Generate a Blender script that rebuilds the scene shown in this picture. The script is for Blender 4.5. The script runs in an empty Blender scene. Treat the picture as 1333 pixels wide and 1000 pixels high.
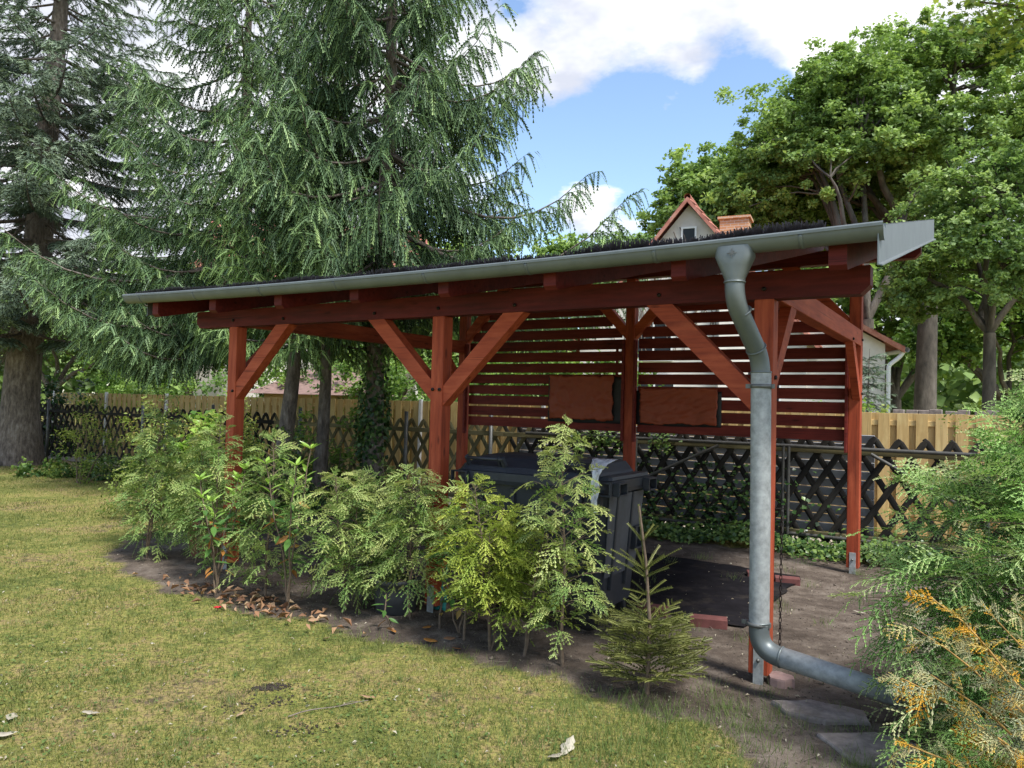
import bpy, bmesh, math, random
import numpy as np
from mathutils import Vector, Matrix
R = np.random.default_rng(7)
random.seed(7)
sc = bpy.context.scene
col = sc.collection

# ------------------------------------------------------------------ camera
F_PX, PITCH, ROLL = 975.4, -0.0273, 0.0258
EYE = 1.6
def cam_ray(X, Y):
    c, s = math.cos(ROLL), math.sin(ROLL)
    X, Y = X*c+Y*s, -X*s+Y*c
    u, v, d = X/F_PX, -Y/F_PX, 1.0
    c, s = math.cos(PITCH), math.sin(PITCH)
    return Vector((u, d*c+v*s, v*c-d*s))
fw = cam_ray(0, 0).normalized(); rt = (cam_ray(100, 0)-cam_ray(0, 0)).normalized(); up = rt.cross(fw)
camd = bpy.data.cameras.new('camera'); cam = bpy.data.objects.new('camera', camd); col.objects.link(cam)
cam.matrix_world = Matrix(((rt.x, up.x, -fw.x, 0), (rt.y, up.y, -fw.y, 0), (rt.z, up.z, -fw.z, EYE), (0, 0, 0, 1)))
camd.sensor_fit = 'HORIZONTAL'; camd.angle = 2*math.atan(666.5/F_PX); camd.clip_end = 2000; camd.clip_start = .05
sc.camera = cam

# ------------------------------------------------------------------ light
SUN_EL, SUN_AZ = math.radians(58), math.radians(144)     # azimuth clockwise from +Y (the way the camera looks)
sd = Vector((math.sin(SUN_AZ)*math.cos(SUN_EL), math.cos(SUN_AZ)*math.cos(SUN_EL), math.sin(SUN_EL)))
sun = bpy.data.objects.new('sun', bpy.data.lights.new('sun', 'SUN')); col.objects.link(sun)
sun.rotation_euler = sd.to_track_quat('Z', 'Y').to_euler(); sun.location = sd*50
sun.data.energy = 2.7; sun.data.angle = math.radians(12); sun.data.color = (1.0, .97, .92)

w = bpy.data.worlds.new('World'); sc.world = w; w.use_nodes = True
nt = w.node_tree; nt.nodes.clear()
class NT:
    def __init__(s, nt): s.nt = nt
    def n(s, t, **k):
        x = s.nt.nodes.new(t)
        ins = k.pop('ins', {})
        for a, b in k.items(): setattr(x, a, b)
        for a, b in ins.items():
            if isinstance(b, bpy.types.NodeSocket): s.nt.links.new(b, x.inputs[a])
            else: x.inputs[a].default_value = b
        return x
    def math(s, op, a, b=0.0, c=0.0, clamp=False):
        x = s.n('ShaderNodeMath', operation=op, use_clamp=clamp, ins={0: a, 1: b, 2: c}); return x.outputs[0]
    def mix(s, f, a, b):
        x = s.n('ShaderNodeMix', data_type='RGBA', ins={0: f, 6: a, 7: b}); return x.outputs[2]
    def ramp(s, f, stops):
        x = s.n('ShaderNodeValToRGB', ins={0: f}); e = x.color_ramp.elements
        while len(e) < len(stops): e.new(.5)
        for i, (p, c) in enumerate(stops):
            e[i].position = p; e[i].color = c if len(c) == 4 else (*c, 1)
        return x.outputs[0]
    def noise(s, vec, scale, detail=4, rough=.55, out=0):
        return s.n('ShaderNodeTexNoise', ins={'Vector': vec, 'Scale': scale, 'Detail': detail, 'Roughness': rough}).outputs[out]
W_ = NT(nt)
tc = W_.n('ShaderNodeTexCoord').outputs['Generated']
sky = W_.n('ShaderNodeTexSky', sky_type='NISHITA', sun_disc=False, sun_elevation=SUN_EL, sun_rotation=SUN_AZ, altitude=50, air_density=1.0, dust_density=.6, ozone_density=1.6)
# clouds: a layer far above, noise on the direction projected to it, plus a few large banks at their compass bearings
sep = W_.n('ShaderNodeSeparateXYZ', ins={0: tc})
zc = W_.math('MAXIMUM', sep.outputs[2], .03)
zc = W_.math('ADD', zc, .22)
cx = W_.math('DIVIDE', sep.outputs[0], zc); cy = W_.math('DIVIDE', sep.outputs[1], zc)
pv = W_.n('ShaderNodeCombineXYZ', ins={0: cx, 1: cy, 2: .3}).outputs[0]
n1 = W_.noise(pv, 1.25, 8, .58)
n2 = W_.noise(pv, 4.5, 6, .62)
cl = W_.math('ADD', W_.math('MULTIPLY', n1, 1.0), W_.math('MULTIPLY', n2, .72)); cl = W_.math('SUBTRACT', cl, .34)
def bank(px, py, rad, amt, prev):
    d = cam_ray(px-666.5, py-500).normalized()
    dot = W_.n('ShaderNodeVectorMath', operation='DISTANCE', ins={0: tc, 1: tuple(d)}).outputs[1]
    g = W_.math('SUBTRACT', 1.0, W_.math('DIVIDE', dot, rad), clamp=True)
    g = W_.math('MULTIPLY', W_.math('MULTIPLY', g, g), amt)
    return W_.math('ADD', prev, g)
BANKS = [(900, -20, .30, .19), (730, 100, .13, .24), (1180, 20, .30, .28), (770, 265, .075, .42), (868, 262, .07, .34), (640, 60, .12, .10), (866, 142, .04, .20), (905, 100, .05, .18),
         (930, 205, .17, -.50), (810, 195, .15, -.50), (712, 200, .11, -.40), (665, 8, .05, -.20), (985, 150, .12, -.35), (1010, 120, .06, -.2), (250, 230, .55, .34), (-300, 100, .7, .3), (1600, 300, .6, .3), (300,-700,.9,.2)]
for b in BANKS: cl = bank(*b, cl)
mask = W_.ramp(cl, [(.49, (0, 0, 0)), (.58, (.6, .6, .6)), (.68, (1, 1, 1))])
shade = W_.ramp(W_.noise(pv, 2.6, 5, .6), [(.42, (2.7, 2.85, 3.3)), (.56, (4.1, 4.15, 4.35)), (.64, (5.2, 5.2, 5.3))])
fade = W_.math('MULTIPLY', mask, W_.math('MULTIPLY', sep.outputs[2], 8.0, clamp=True))
skc = W_.mix(fade, sky.outputs[0], shade)
bg = W_.n('ShaderNodeBackground', ins={0: skc, 1: .115})
W_.n('ShaderNodeOutputWorld', ins={0: bg.outputs[0]})
sc.view_settings.view_transform = 'Standard'; sc.view_settings.look = 'None'
sc.view_settings.gamma = 1; sc.view_settings.use_curve_mapping = False; sc.view_settings.exposure = 1.32
try:
    sc.cycles.max_bounces = 6; sc.cycles.diffuse_bounces = 4; sc.cycles.glossy_bounces = 2; sc.cycles.transmission_bounces = 4; sc.cycles.transparent_max_bounces = 6
    sc.cycles.use_denoising = True
except Exception: pass

# ------------------------------------------------------------------ materials
def mat(name, build):
    m = bpy.data.materials.new(name); m.use_nodes = True; t = m.node_tree; t.nodes.clear(); N = NT(t)
    sh = build(N); N.n('ShaderNodeOutputMaterial', ins={0: sh}); return m
def pbsdf(N, color, rough=.6, metal=0., bump=None, bstr=.3, bdist=.01, spec=.5):
    ins = {'Base Color': color if isinstance(color, bpy.types.NodeSocket) else (*color, 1), 'Roughness': rough, 'Metallic': metal, 'Specular IOR Level': spec}
    if bump is not None: ins['Normal'] = N.n('ShaderNodeBump', ins={'Strength': bstr, 'Distance': bdist, 'Height': bump}).outputs[0]
    return N.n('ShaderNodeBsdfPrincipled', ins=ins).outputs[0]
def ocoord(N, scale=(1, 1, 1), rnd=True):
    c = N.n('ShaderNodeTexCoord').outputs['Object']
    if rnd:
        r = N.n('ShaderNodeObjectInfo').outputs['Random']
        off = N.n('ShaderNodeCombineXYZ', ins={0: N.math('MULTIPLY', r, 37.), 1: N.math('MULTIPLY', r, 91.), 2: N.math('MULTIPLY', r, 53.)}).outputs[0]
        c = N.n('ShaderNodeVectorMath', operation='ADD', ins={0: c, 1: off}).outputs[0]
    return N.n('ShaderNodeMapping', ins={0: c, 3: scale}).outputs[0]
def wood(name, dark, mid, light, rough=.62, knots=True):
    def b(N):
        c = ocoord(N, (1.2, 14, 14)); g = N.noise(c, 2.2, 6, .6)
        c2 = ocoord(N, (.7, 2.5, 2.5)); g2 = N.noise(c2, 2.0, 3, .5)
        rr = N.n('ShaderNodeObjectInfo').outputs['Random']
        f = N.math('ADD', N.math('MULTIPLY', g, .75), N.math('MULTIPLY', g2, .35))
        f = N.math('ADD', f, N.math('MULTIPLY', N.math('SUBTRACT', rr, .5), .14))
        cc = N.ramp(f, [(.34, dark), (.55, mid), (.75, light)])
        if knots:
            v = N.n('ShaderNodeTexVoronoi', feature='F1', ins={'Vector': ocoord(N, (2.6, 9, 9)), 'Scale': 1.0}).outputs['Distance']
            k = N.ramp(v, [(.06, (1, 1, 1)), (.13, (0, 0, 0))])
            cc = N.mix(N.math('MULTIPLY', k, .7), cc, (dark[0]*.35, dark[1]*.3, dark[2]*.3, 1))
        wp = N.noise(ocoord(N, (1.5, 5, 5)), 1.6, 5, .65)
        cc = N.mix(N.math('MULTIPLY', N.ramp(wp, [(.5, (0, 0, 0)), (.72, (1, 1, 1))]), .45), cc, (min(1, light[0]*1.3), min(1, light[1]*1.5), min(1, light[2]*1.6), 1))
        cr = N.ramp(N.noise(ocoord(N, (.5, 40, 40)), 1.4, 2, .5), [(.30, (1, 1, 1)), (.34, (0, 0, 0))])
        cc = N.mix(N.math('MULTIPLY', cr, .55), cc, (dark[0]*.4, dark[1]*.4, dark[2]*.4, 1))
        return pbsdf(N, cc, rough, bump=g, bstr=.35, bdist=.004, spec=.22)
    return mat(name, b)
def plain(name, c, rough=.6, metal=0., var=.25, nscale=12, bstr=.15, dirt=None, spec=.4):
    def b(N):
        n = N.noise(ocoord(N), nscale, 5, .6)
        a = tuple(x*(1-var) for x in c); d = tuple(min(1, x*(1+var)) for x in c)
        cc = N.ramp(n, [(.3, a), (.7, d)])
        if dirt:
            k = N.ramp(N.noise(ocoord(N), 3.1, 6, .7), [(.52, (0, 0, 0)), (.66, (1, 1, 1))])
            cc = N.mix(N.math('MULTIPLY', k, .6), cc, (*dirt, 1))
        return pbsdf(N, cc, rough, metal, n, bstr, .004, spec)
    return mat(name, b)
def leafmat(name, stops, trans=.35, rough=.5, patch=0.0, spec=.35):
    def b(N):
        t = N.n('ShaderNodeAttribute', attribute_name='tint').outputs['Fac']
        if patch:
            n = N.noise(N.n('ShaderNodeTexCoord').outputs['Object'], patch, 3, .5)
            t = N.math('ADD', t, N.math('MULTIPLY', N.math('SUBTRACT', n, .5), .7), clamp=True)
        cc = N.ramp(t, stops)
        p = pbsdf(N, cc, rough, spec=spec)
        tr = N.n('ShaderNodeBsdfTranslucent', ins={0: N.mix(.5, cc, N.n('ShaderNodeVectorMath', operation='MULTIPLY', ins={0: cc, 1: (1.35, 1.5, .7)}).outputs[0])}).outputs[0]
        return N.n('ShaderNodeMixShader', ins={0: trans, 1: p, 2: tr}).outputs[0]
    return mat(name, b)
M = {}
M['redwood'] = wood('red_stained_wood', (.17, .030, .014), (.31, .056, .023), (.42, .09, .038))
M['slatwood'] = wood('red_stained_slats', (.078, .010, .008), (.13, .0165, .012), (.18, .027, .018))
M['shadedred'] = wood('red_stained_beams_shaded', (.055, .0075, .007), (.095, .0115, .010), (.14, .019, .015))  # same red wood darkened: shade under the roof is put into the colour
M['tanwood'] = wood('tan_fence_wood', (.40, .27, .11), (.52, .36, .15), (.60, .44, .20), knots=False)
M['darkwood'] = wood('weathered_dark_wood', (.008, .007, .007), (.018, .016, .014), (.04, .034, .027), .8, knots=False)
M['greenwood'] = wood('weathered_olive_wood', (.07, .06, .03), (.13, .11, .055), (.20, .17, .09), .85, knots=False)
M['zinc'] = plain('zinc_sheet', (.145, .165, .168), .46, .4, .13, 5, .08)
M['pipezinc'] = plain('galvanised_pipe', (.30, .315, .315), .62, .15, .28, 26, .1)
M['steel'] = plain('galvanised_steel', (.15, .152, .145), .5, .5, .2, 14, .1)
M['frametube'] = plain('weathered_dark_tube', (.07, .068, .062), .6, .2, .3, 14, .1)
M['bolt'] = plain('dark_bolt', (.03, .025, .025), .4, .6)
M['black'] = plain('black_plastic', (.018, .018, .02), .6)
M['bristle'] = plain('black_bristles', (.022, .018, .024), .55)
M['bin'] = plain('anthracite_plastic', (.028, .032, .040), .42, 0, .15, 30, .05, dirt=(.06, .06, .06))
M['bin2'] = plain('grey_plastic', (.075, .08, .088), .55, 0, .25, 9, .05)  # paler grey than the container body
M['rubber'] = plain('wheel_rubber', (.012, .012, .013), .7)
M['film'] = plain('clear_plastic_film', (.62, .63, .65), .25, 0, .25, 18, .5)
M['teal'] = plain('teal_plastic', (.02, .20, .18), .4, 0, .3, 9, .5)
M['tarp'] = plain('rust_tarpaulin', (.27, .052, .019), .55, 0, .08, 5, .1)
M['terracotta'] = plain('terracotta', (.36, .16, .10), .8, 0, .15, 9)
M['brick'] = plain('red_brick', (.13, .045, .04), .85, 0, .2, 20)
M['slab'] = plain('concrete_slab', (.25, .21, .185), .9, 0, .3, 22, .4, dirt=(.10, .08, .065))
M['stone'] = plain('pink_stone', (.30, .20, .18), .85, 0, .2, 14, .4)
M['mat'] = plain('black_ground_fabric', (.012, .011, .013), 1.0, 0, .3, 8, .8, dirt=(.045, .038, .032), spec=.05)
M['greypanel'] = plain('grey_panel', (.24, .245, .26), .6, 0, .08, 4)
M['plaster'] = plain('grey_plaster', (.62, .585, .54), .9, 0, .12, 2.2, .2)
M['whitepl'] = plain('pale_plaster', (.72, .68, .66), .9, 0, .06, 2)
M['white'] = plain('white_paint', (.75, .75, .75), .5, 0, .04, 3)
M['glass'] = mat('dark_glass', lambda N: pbsdf(N, (.03, .035, .04), .08))
M['membrane'] = plain('bitumen_membrane', (.04, .04, .042), .85)
M['brownroof'] = plain('brown_shingles', (.20, .13, .115), .85, 0, .25, 8)
def tiles(N):
    c = N.n('ShaderNodeTexCoord').outputs['Object']
    n = N.noise(c, 3.5, 5, .65)
    cc = N.ramp(n, [(.3, (.26, .09, .065)), (.5, (.40, .15, .11)), (.7, (.50, .26, .20))])
    return pbsdf(N, cc, .8, bump=n, bstr=.3)
M['tiles'] = mat('red_roof_tiles', tiles)
def bricks(N):
    c = N.n('ShaderNodeTexCoord').outputs['Object']
    sp = N.n('ShaderNodeSeparateXYZ', ins={0: c})
    v = N.n('ShaderNodeCombineXYZ', ins={0: N.math('ADD', sp.outputs[0], sp.outputs[1]), 1: sp.outputs[2]}).outputs[0]
    b = N.n('ShaderNodeTexBrick', ins={'Vector': v, 'Color1': (.42, .19, .09, 1), 'Color2': (.52, .27, .13, 1), 'Mortar': (.5, .45, .4, 1), 'Scale': 4., 'Mortar Size': .03, 'Row Height': .32, 'Brick Width': .9})
    return pbsdf(N, b.outputs[0], .85)
M['chimney'] = mat('orange_brickwork', bricks)
def bark(name, a, b_, c_, sc_=7):
    def f(N):
        c = ocoord(N, (1, 1, .35)); n = N.noise(c, sc_, 7, .68)
        n2 = N.noise(ocoord(N), 1.3, 3, .5)
        cc = N.ramp(N.math('ADD', N.math('MULTIPLY', n, .8), N.math('MULTIPLY', n2, .25)), [(.38, a), (.55, b_), (.72, c_)])
        return pbsdf(N, cc, .9, bump=n, bstr=1., bdist=.03)
    return mat(name, f)
M['bark'] = bark('spruce_bark', (.05, .04, .033), (.16, .13, .108), (.30, .265, .235), 17)
M['oakbark'] = bark('oak_bark', (.035, .03, .026), (.10, .085, .07), (.17, .15, .13), 4)
M['twig'] = plain('twig_bark', (.13, .095, .065), .9, 0, .3, 30)
M['deadtwig'] = plain('dead_twigs', (.17, .14, .115), .9, 0, .3, 30)
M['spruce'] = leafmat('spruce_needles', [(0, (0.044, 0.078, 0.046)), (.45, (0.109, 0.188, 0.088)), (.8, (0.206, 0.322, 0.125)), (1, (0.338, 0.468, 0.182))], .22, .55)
M['sprucefresh'] = leafmat('fresh_spruce_needles', [(0, (0.063, 0.119, 0.047)), (.5, (0.160, 0.267, 0.092)), (1, (0.338, 0.492, 0.166))], .25, .55)
M['bluespruce'] = leafmat('blue_spruce_needles', [(0, (0.057, 0.081, 0.056)), (.5, (0.160, 0.224, 0.152)), (1, (0.321, 0.414, 0.268))], .15, .6)
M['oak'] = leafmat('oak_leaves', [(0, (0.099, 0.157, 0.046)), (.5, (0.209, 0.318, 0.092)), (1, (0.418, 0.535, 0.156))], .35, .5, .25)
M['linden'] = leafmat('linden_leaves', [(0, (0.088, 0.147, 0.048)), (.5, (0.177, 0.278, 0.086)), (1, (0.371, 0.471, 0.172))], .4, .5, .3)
M['maple'] = leafmat('maple_leaves', [(0, (.07, .11, .02)), (.5, (.17, .23, .035)), (1, (.30, .34, .06))], .55, .45)
M['hedge'] = leafmat('hedge_leaves', [(0, (0.045, 0.095, 0.023)), (.5, (0.121, 0.222, 0.045)), (1, (0.304, 0.429, 0.091))], .4, .5, .6)
M['yellowshrub'] = leafmat('yellow_green_leaves', [(0, (0.092, 0.138, 0.029)), (.5, (0.218, 0.287, 0.057)), (.85, (0.380, 0.414, 0.115)), (1, (0.483, 0.345, 0.115))], .45, .5)
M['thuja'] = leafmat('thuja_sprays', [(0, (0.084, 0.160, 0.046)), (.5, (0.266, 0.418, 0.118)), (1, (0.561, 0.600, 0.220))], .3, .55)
M['thujagold'] = leafmat('golden_thuja_sprays', [(0, (0.095, 0.145, 0.027)), (.5, (0.270, 0.366, 0.061)), (1, (0.540, 0.600, 0.108))], .35, .55)
M['leyland'] = leafmat('dense_conifer_sprays', [(0, (0.087, 0.185, 0.053)), (.5, (0.340, 0.568, 0.159)), (1, (0.600, 0.600, 0.317))], .3, .5)
M['lichen'] = leafmat('lichened_sprays', [(0, (.12, .16, .07)), (.4, (.33, .34, .20)), (.68, (.48, .42, .18)), (.82, (.60, .38, .05)), (1, (.62, .30, .02))], .2, .7)
M['lichentwig'] = plain('lichened_twigs', (.33, .20, .06), .9, 0, .5, 30)
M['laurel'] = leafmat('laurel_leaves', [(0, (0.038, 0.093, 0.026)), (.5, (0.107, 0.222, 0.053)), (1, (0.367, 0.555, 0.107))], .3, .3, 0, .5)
M['orangeleaf'] = leafmat('yellowed_leaves', [(0, (.30, .12, .03)), (.5, (.48, .23, .06)), (1, (.55, .38, .13))], .3, .5)
M['ivy'] = leafmat('ivy_leaves', [(0, (0.018, 0.042, 0.014)), (.5, (0.048, 0.108, 0.030)), (1, (0.204, 0.300, 0.072))], .25, .35)
M['litter'] = leafmat('dry_leaves', [(0, (.16, .08, .045)), (.5, (.32, .17, .09)), (1, (.50, .36, .22))], .2, .7)
M['paleleaf'] = leafmat('bleached_leaves', [(0, (.28, .23, .16)), (1, (.46, .42, .33))], .2, .7)
M['grass'] = leafmat('grass_blades', [(0, (.10, .12, .03)), (.4, (.16, .19, .05)), (.7, (.24, .24, .08)), (1, (.34, .29, .13))], .4, .6)
M['tallgrass'] = leafmat('tall_grass_blades', [(0, (.06, .11, .025)), (.6, (.15, .22, .06)), (1, (.30, .32, .14))], .4, .6)
M['soilclod'] = plain('soil_clods', (.035, .026, .02), .95, 0, .3, 30)
M['flower'] = plain('red_flower', (.5, .01, .03), .6)
# ------------------------------------------------------------------ object helpers
def props(o, label=None, cat=None, group=None, kind=None):
    if label: o['label'] = label
    if cat: o['category'] = cat
    if group: o['group'] = group
    if kind: o['kind'] = kind
    return o
def link(name, me, m, parent=None):
    o = bpy.data.objects.new(name, me); col.objects.link(o)
    if m is not None and not me.materials: me.materials.append(m)
    if parent is not None: o.parent = parent
    return o
def empty(name, loc, rz=0, **k):
    o = bpy.data.objects.new(name, None); col.objects.link(o); o.location = loc; o.rotation_euler = (0, 0, rz); o.empty_display_size = .1
    return props(o, **k)
def mesh_np(name, V, Fc, m, parent=None, tint=None, smooth=False, loc=None):
    """V (n,3); Fc (k,3) or (k,4)"""
    V = np.asarray(V, np.float32); Fc = np.asarray(Fc, np.int32); k, q = Fc.shape
    if loc is not None: V = V-np.asarray(loc, np.float32)
    me = bpy.data.meshes.new(name)
    me.vertices.add(len(V)); me.vertices.foreach_set('co', V.ravel())
    me.loops.add(k*q); me.loops.foreach_set('vertex_index', Fc.ravel())
    me.polygons.add(k); me.polygons.foreach_set('loop_start', np.arange(0, k*q, q, dtype=np.int32)); me.polygons.foreach_set('loop_total', np.full(k, q, np.int32))
    if smooth: me.polygons.foreach_set('use_smooth', np.ones(k, bool))
    me.update(calc_edges=True)
    if tint is not None:
        a = me.attributes.new('tint', 'FLOAT', 'POINT'); a.data.foreach_set('value', np.asarray(tint, np.float32))
    o = link(name, me, m, parent)
    if loc is not None: o.location = loc
    return o
_bc = {}
def box_mesh(lx, ly, lz, bev, m):
    key = (round(lx, 3), round(ly, 3), round(lz, 3), bev, m.name)
    if key not in _bc:
        bm = bmesh.new(); bmesh.ops.create_cube(bm, size=1); bmesh.ops.scale(bm, vec=(lx, ly, lz), verts=bm.verts)
        if bev: bmesh.ops.bevel(bm, geom=bm.edges[:], offset=bev, segments=1, affect='EDGES')
        me = bpy.data.meshes.new('box'); bm.to_mesh(me); bm.free(); me.materials.append(m); _bc[key] = me
    return _bc[key]
def bar(name, p0, p1, wy, hz, m, parent=None, up=(0, 0, 1), bev=.004):
    """box from p0 to p1 (its axis), wy wide, hz high"""
    p0, p1 = Vector(p0), Vector(p1); x = (p1-p0).normalized(); u = Vector(up)
    if abs(x.dot(u)) > .98: u = Vector((0, 1, 0))
    y = u.cross(x).normalized(); z = x.cross(y)
    o = link(name, box_mesh((p1-p0).length, wy, hz, bev, m), m, parent)
    c = (p0+p1)/2
    o.matrix_local = Matrix(((x.x, y.x, z.x, c.x), (x.y, y.y, z.y, c.y), (x.z, y.z, z.z, c.z), (0, 0, 0, 1)))
    return o
def bx(name, lo, hi, m, parent=None, bev=.004):
    lo, hi = Vector(lo), Vector(hi); s = hi-lo
    o = link(name, box_mesh(s.x, s.y, s.z, bev, m), m, parent); o.location = (lo+hi)/2
    return o
def prism(name, pts, d, m, parent=None, smooth=False):
    """polygon pts (3D, planar) pushed by vector d"""
    n = len(pts); bm = bmesh.new(); d = Vector(d)
    a = [bm.verts.new(p) for p in pts]; b = [bm.verts.new(Vector(p)+d) for p in pts]
    bm.faces.new(a); bm.faces.new(b[::-1])
    for i in range(n): bm.faces.new((a[i], b[i], b[(i+1) % n], a[(i+1) % n]))
    bmesh.ops.recalc_face_normals(bm, faces=bm.faces[:])
    me = bpy.data.meshes.new(name); bm.to_mesh(me); bm.free()
    return link(name, me, m, parent)
def tube_np(P, rad, sides=6, cap=False):
    P = np.asarray(P, float); n = len(P); rad = np.broadcast_to(np.asarray(rad, float), (n,))
    T = np.gradient(P, axis=0); T /= np.linalg.norm(T, axis=1)[:, None]+1e-9
    ref = np.array([0, 0, 1.]) if abs(T[0][2]) < .9 else np.array([1., 0, 0])
    A = np.zeros_like(P); a = np.cross(T[0], ref); a /= np.linalg.norm(a)
    for i in range(n):
        a = a-T[i]*a.dot(T[i]); a /= np.linalg.norm(a)+1e-9; A[i] = a
    B = np.cross(T, A); th = np.arange(sides)/sides*2*np.pi
    V = P[:, None]+rad[:, None, None]*(A[:, None]*np.cos(th)[None, :, None]+B[:, None]*np.sin(th)[None, :, None])
    i = np.arange(n-1)[:, None]*sides; j = np.arange(sides)[None]; k = (j+1) % sides
    Fc = np.stack([i+j, i+k, i+sides+k, i+sides+j], -1).reshape(-1, 4); V = V.reshape(-1, 3)
    if cap:
        for e, c in ((0, P[0]), ((n-1)*sides, P[-1])):
            V = np.vstack([V, c]); q = len(V)-1
            Fc = np.vstack([Fc, [[e+a_, e+(a_+1) % sides, q, q] for a_ in range(sides)]])
    return V, Fc
class Acc:
    def __init__(s): s.V = []; s.F = []; s.T = []; s.n = 0
    def add(s, V, Fc, t=None):
        s.V.append(V); s.F.append(np.asarray(Fc)+s.n); s.n += len(V)
        if t is not None: s.T.append(np.broadcast_to(t, (len(V),)))
    def obj(s, name, m, parent=None, smooth=False, loc=None):
        if not s.V: return None
        return mesh_np(name, np.vstack(s.V), np.vstack(s.F), m, parent, np.concatenate(s.T) if s.T else None, smooth, loc)
def clean_cap(me):
    pass
def tube(name, P, rad, m, parent=None, sides=10, smooth=True, cap=False):
    V, Fc = tube_np(P, rad, sides)
    o = mesh_np(name, V, Fc, m, parent, smooth=smooth)
    if cap:
        bm = bmesh.new(); bm.from_mesh(o.data); bm.verts.ensure_lookup_table(); n = len(V)//sides
        bm.faces.new([bm.verts[i] for i in range(sides)][::-1]); bm.faces.new([bm.verts[(n-1)*sides+i] for i in range(sides)])
        bm.to_mesh(o.data); bm.free()
    return o
def lathe(name, prof, m, parent=None, seg=24, loc=(0, 0, 0), axis='z'):
    th = np.arange(seg)/seg*2*np.pi; V = []
    for r, z in prof: V.append(np.stack([r*np.cos(th), r*np.sin(th), np.full(seg, z)], -1))
    V = np.vstack(V)
    if axis == 'x': V = V[:, [2, 0, 1]]
    if axis == 'y': V = V[:, [1, 2, 0]]
    n = len(prof); i = np.arange(n-1)[:, None]*seg; j = np.arange(seg)[None]; k = (j+1) % seg
    Fc = np.stack([i+j, i+k, i+seg+k, i+seg+j], -1).reshape(-1, 4)
    o = mesh_np(name, V, Fc, m, parent, smooth=True); o.location = loc; return o
def nrm(a): return a/(np.linalg.norm(a, axis=-1, keepdims=True)+1e-9)

# ------------------------------------------------------------------ foliage helpers
def feathers(O, D, L, Wd, k=7, rows=2, droop=0., fwd=.8, tint=None, side=None, taper=.6, grow=.15):
    """needle-bearing shoots: a curved axis with k pairs of pointed needle fans"""
    N = len(O); O = np.asarray(O, float); D = nrm(np.asarray(D, float)); L = np.broadcast_to(L, (N,)); Wd = np.broadcast_to(Wd, (N,)); droop = np.broadcast_to(droop, (N,))
    if side is None: side = R.normal(size=(N, 3))
    S = nrm(np.cross(D, side)); U = np.cross(D, S)
    t = np.linspace(0, 1, k+1)
    dn = np.array([0, 0, -1.])
    P = O[:, None]+D[:, None]*(L[:, None]*t)[..., None]+dn*(droop[:, None]*L[:, None]*t**2)[..., None]
    tm = (t[:-1]+t[1:])/2; mid = (P[:, :-1]+P[:, 1:])/2; ax = nrm(P[:, 1:]-P[:, :-1])
    wv = Wd[:, None]*(1-taper*tm)[None]*R.uniform(.75, 1.2, (N, k))
    tips = []
    dirs = [S, -S, U, -U][:rows]
    for d in dirs: tips.append(mid+d[:, None]*wv[..., None]+ax*(wv*fwd)[..., None])
    nv = (k+1)+rows*k
    V = np.concatenate([P]+tips, 1)
    f = []
    for r in range(rows):
        for j in range(k): f.append((j, j+1, k+1+r*k+j))
    f = np.array(f); Fc = (np.arange(N)*nv)[:, None, None]+f[None]
    if tint is None: tint = R.uniform(0, 1, N)
    tt = np.concatenate([t]+[tm+.12]*rows)
    T = np.clip(tint[:, None]+grow*(tt[None]-.5), 0, 1)
    return V.reshape(-1, 3), Fc.reshape(-1, 3), T.ravel()
def sprays(O, D, L, side, tint, K=9, kk=4, wd=.010, droop=.25):
    """flat conifer sprays: axis plus K alternate shoots, each a small feather"""
    N = len(O); D = nrm(D); S = nrm(np.cross(D, side)); S2 = nrm(np.cross(D, S)+S*.0)
    t = np.linspace(.12, .95, K); sg = np.where(np.arange(K) % 2, 1., -1.)
    Oo = O[:, None]+D[:, None]*(L[:, None]*t)[..., None]+np.array([0, 0, -1.])*(droop*L[:, None]*t**2)[..., None]
    Dd = D[:, None]*.75+S[:, None]*(sg*.85)[None, :, None]+R.normal(size=(N, K, 3))*.12+np.array([0, 0, -1.])*(droop*.8*t)[None, :, None]
    Ll = L[:, None]*.52*(1.05-t*.72)*R.uniform(.8, 1.2, (N, K))
    Sd = np.broadcast_to(S2[:, None], Dd.shape)+R.normal(size=(N, K, 3))*.25
    a = feathers(Oo.reshape(-1, 3), Dd.reshape(-1, 3), Ll.ravel(), np.full(N*K, wd), kk, 2, .2, 1.1, np.repeat(tint, K)+R.uniform(-.08, .08, N*K), Sd.reshape(-1, 3), .5, .2)
    b = feathers(O, D, L, np.full(N, wd*1.1), 6, 2, droop, 1.1, tint-.05, S2, .5, .2)
    return a, b
def leaves(O, Nn, size, tint, asp=.6, fold=.25, dirs=None):
    """leaf = 2 quads folded on the midrib"""
    N = len(O); Nn = nrm(Nn); d = nrm(np.cross(Nn, R.normal(size=(N, 3)) if dirs is None else np.cross(dirs, Nn))); s = np.cross(Nn, d)
    size = np.broadcast_to(size, (N,))[:, None]
    a = O; b = O+d*size*.45+s*size*asp*.5+Nn*size*fold*.5; c = O+d*size; e = O+d*size*.45-s*size*asp*.5+Nn*size*fold*.5; m_ = O+d*size*.5-Nn*size*.02
    V = np.stack([a, b, c, e], 1).reshape(-1, 3)
    f = np.array([(0, 1, 2), (0, 2, 3)]); Fc = (np.arange(N)*4)[:, None, None]+f[None]
    return V, Fc.reshape(-1, 3), np.repeat(tint, 4)
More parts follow.
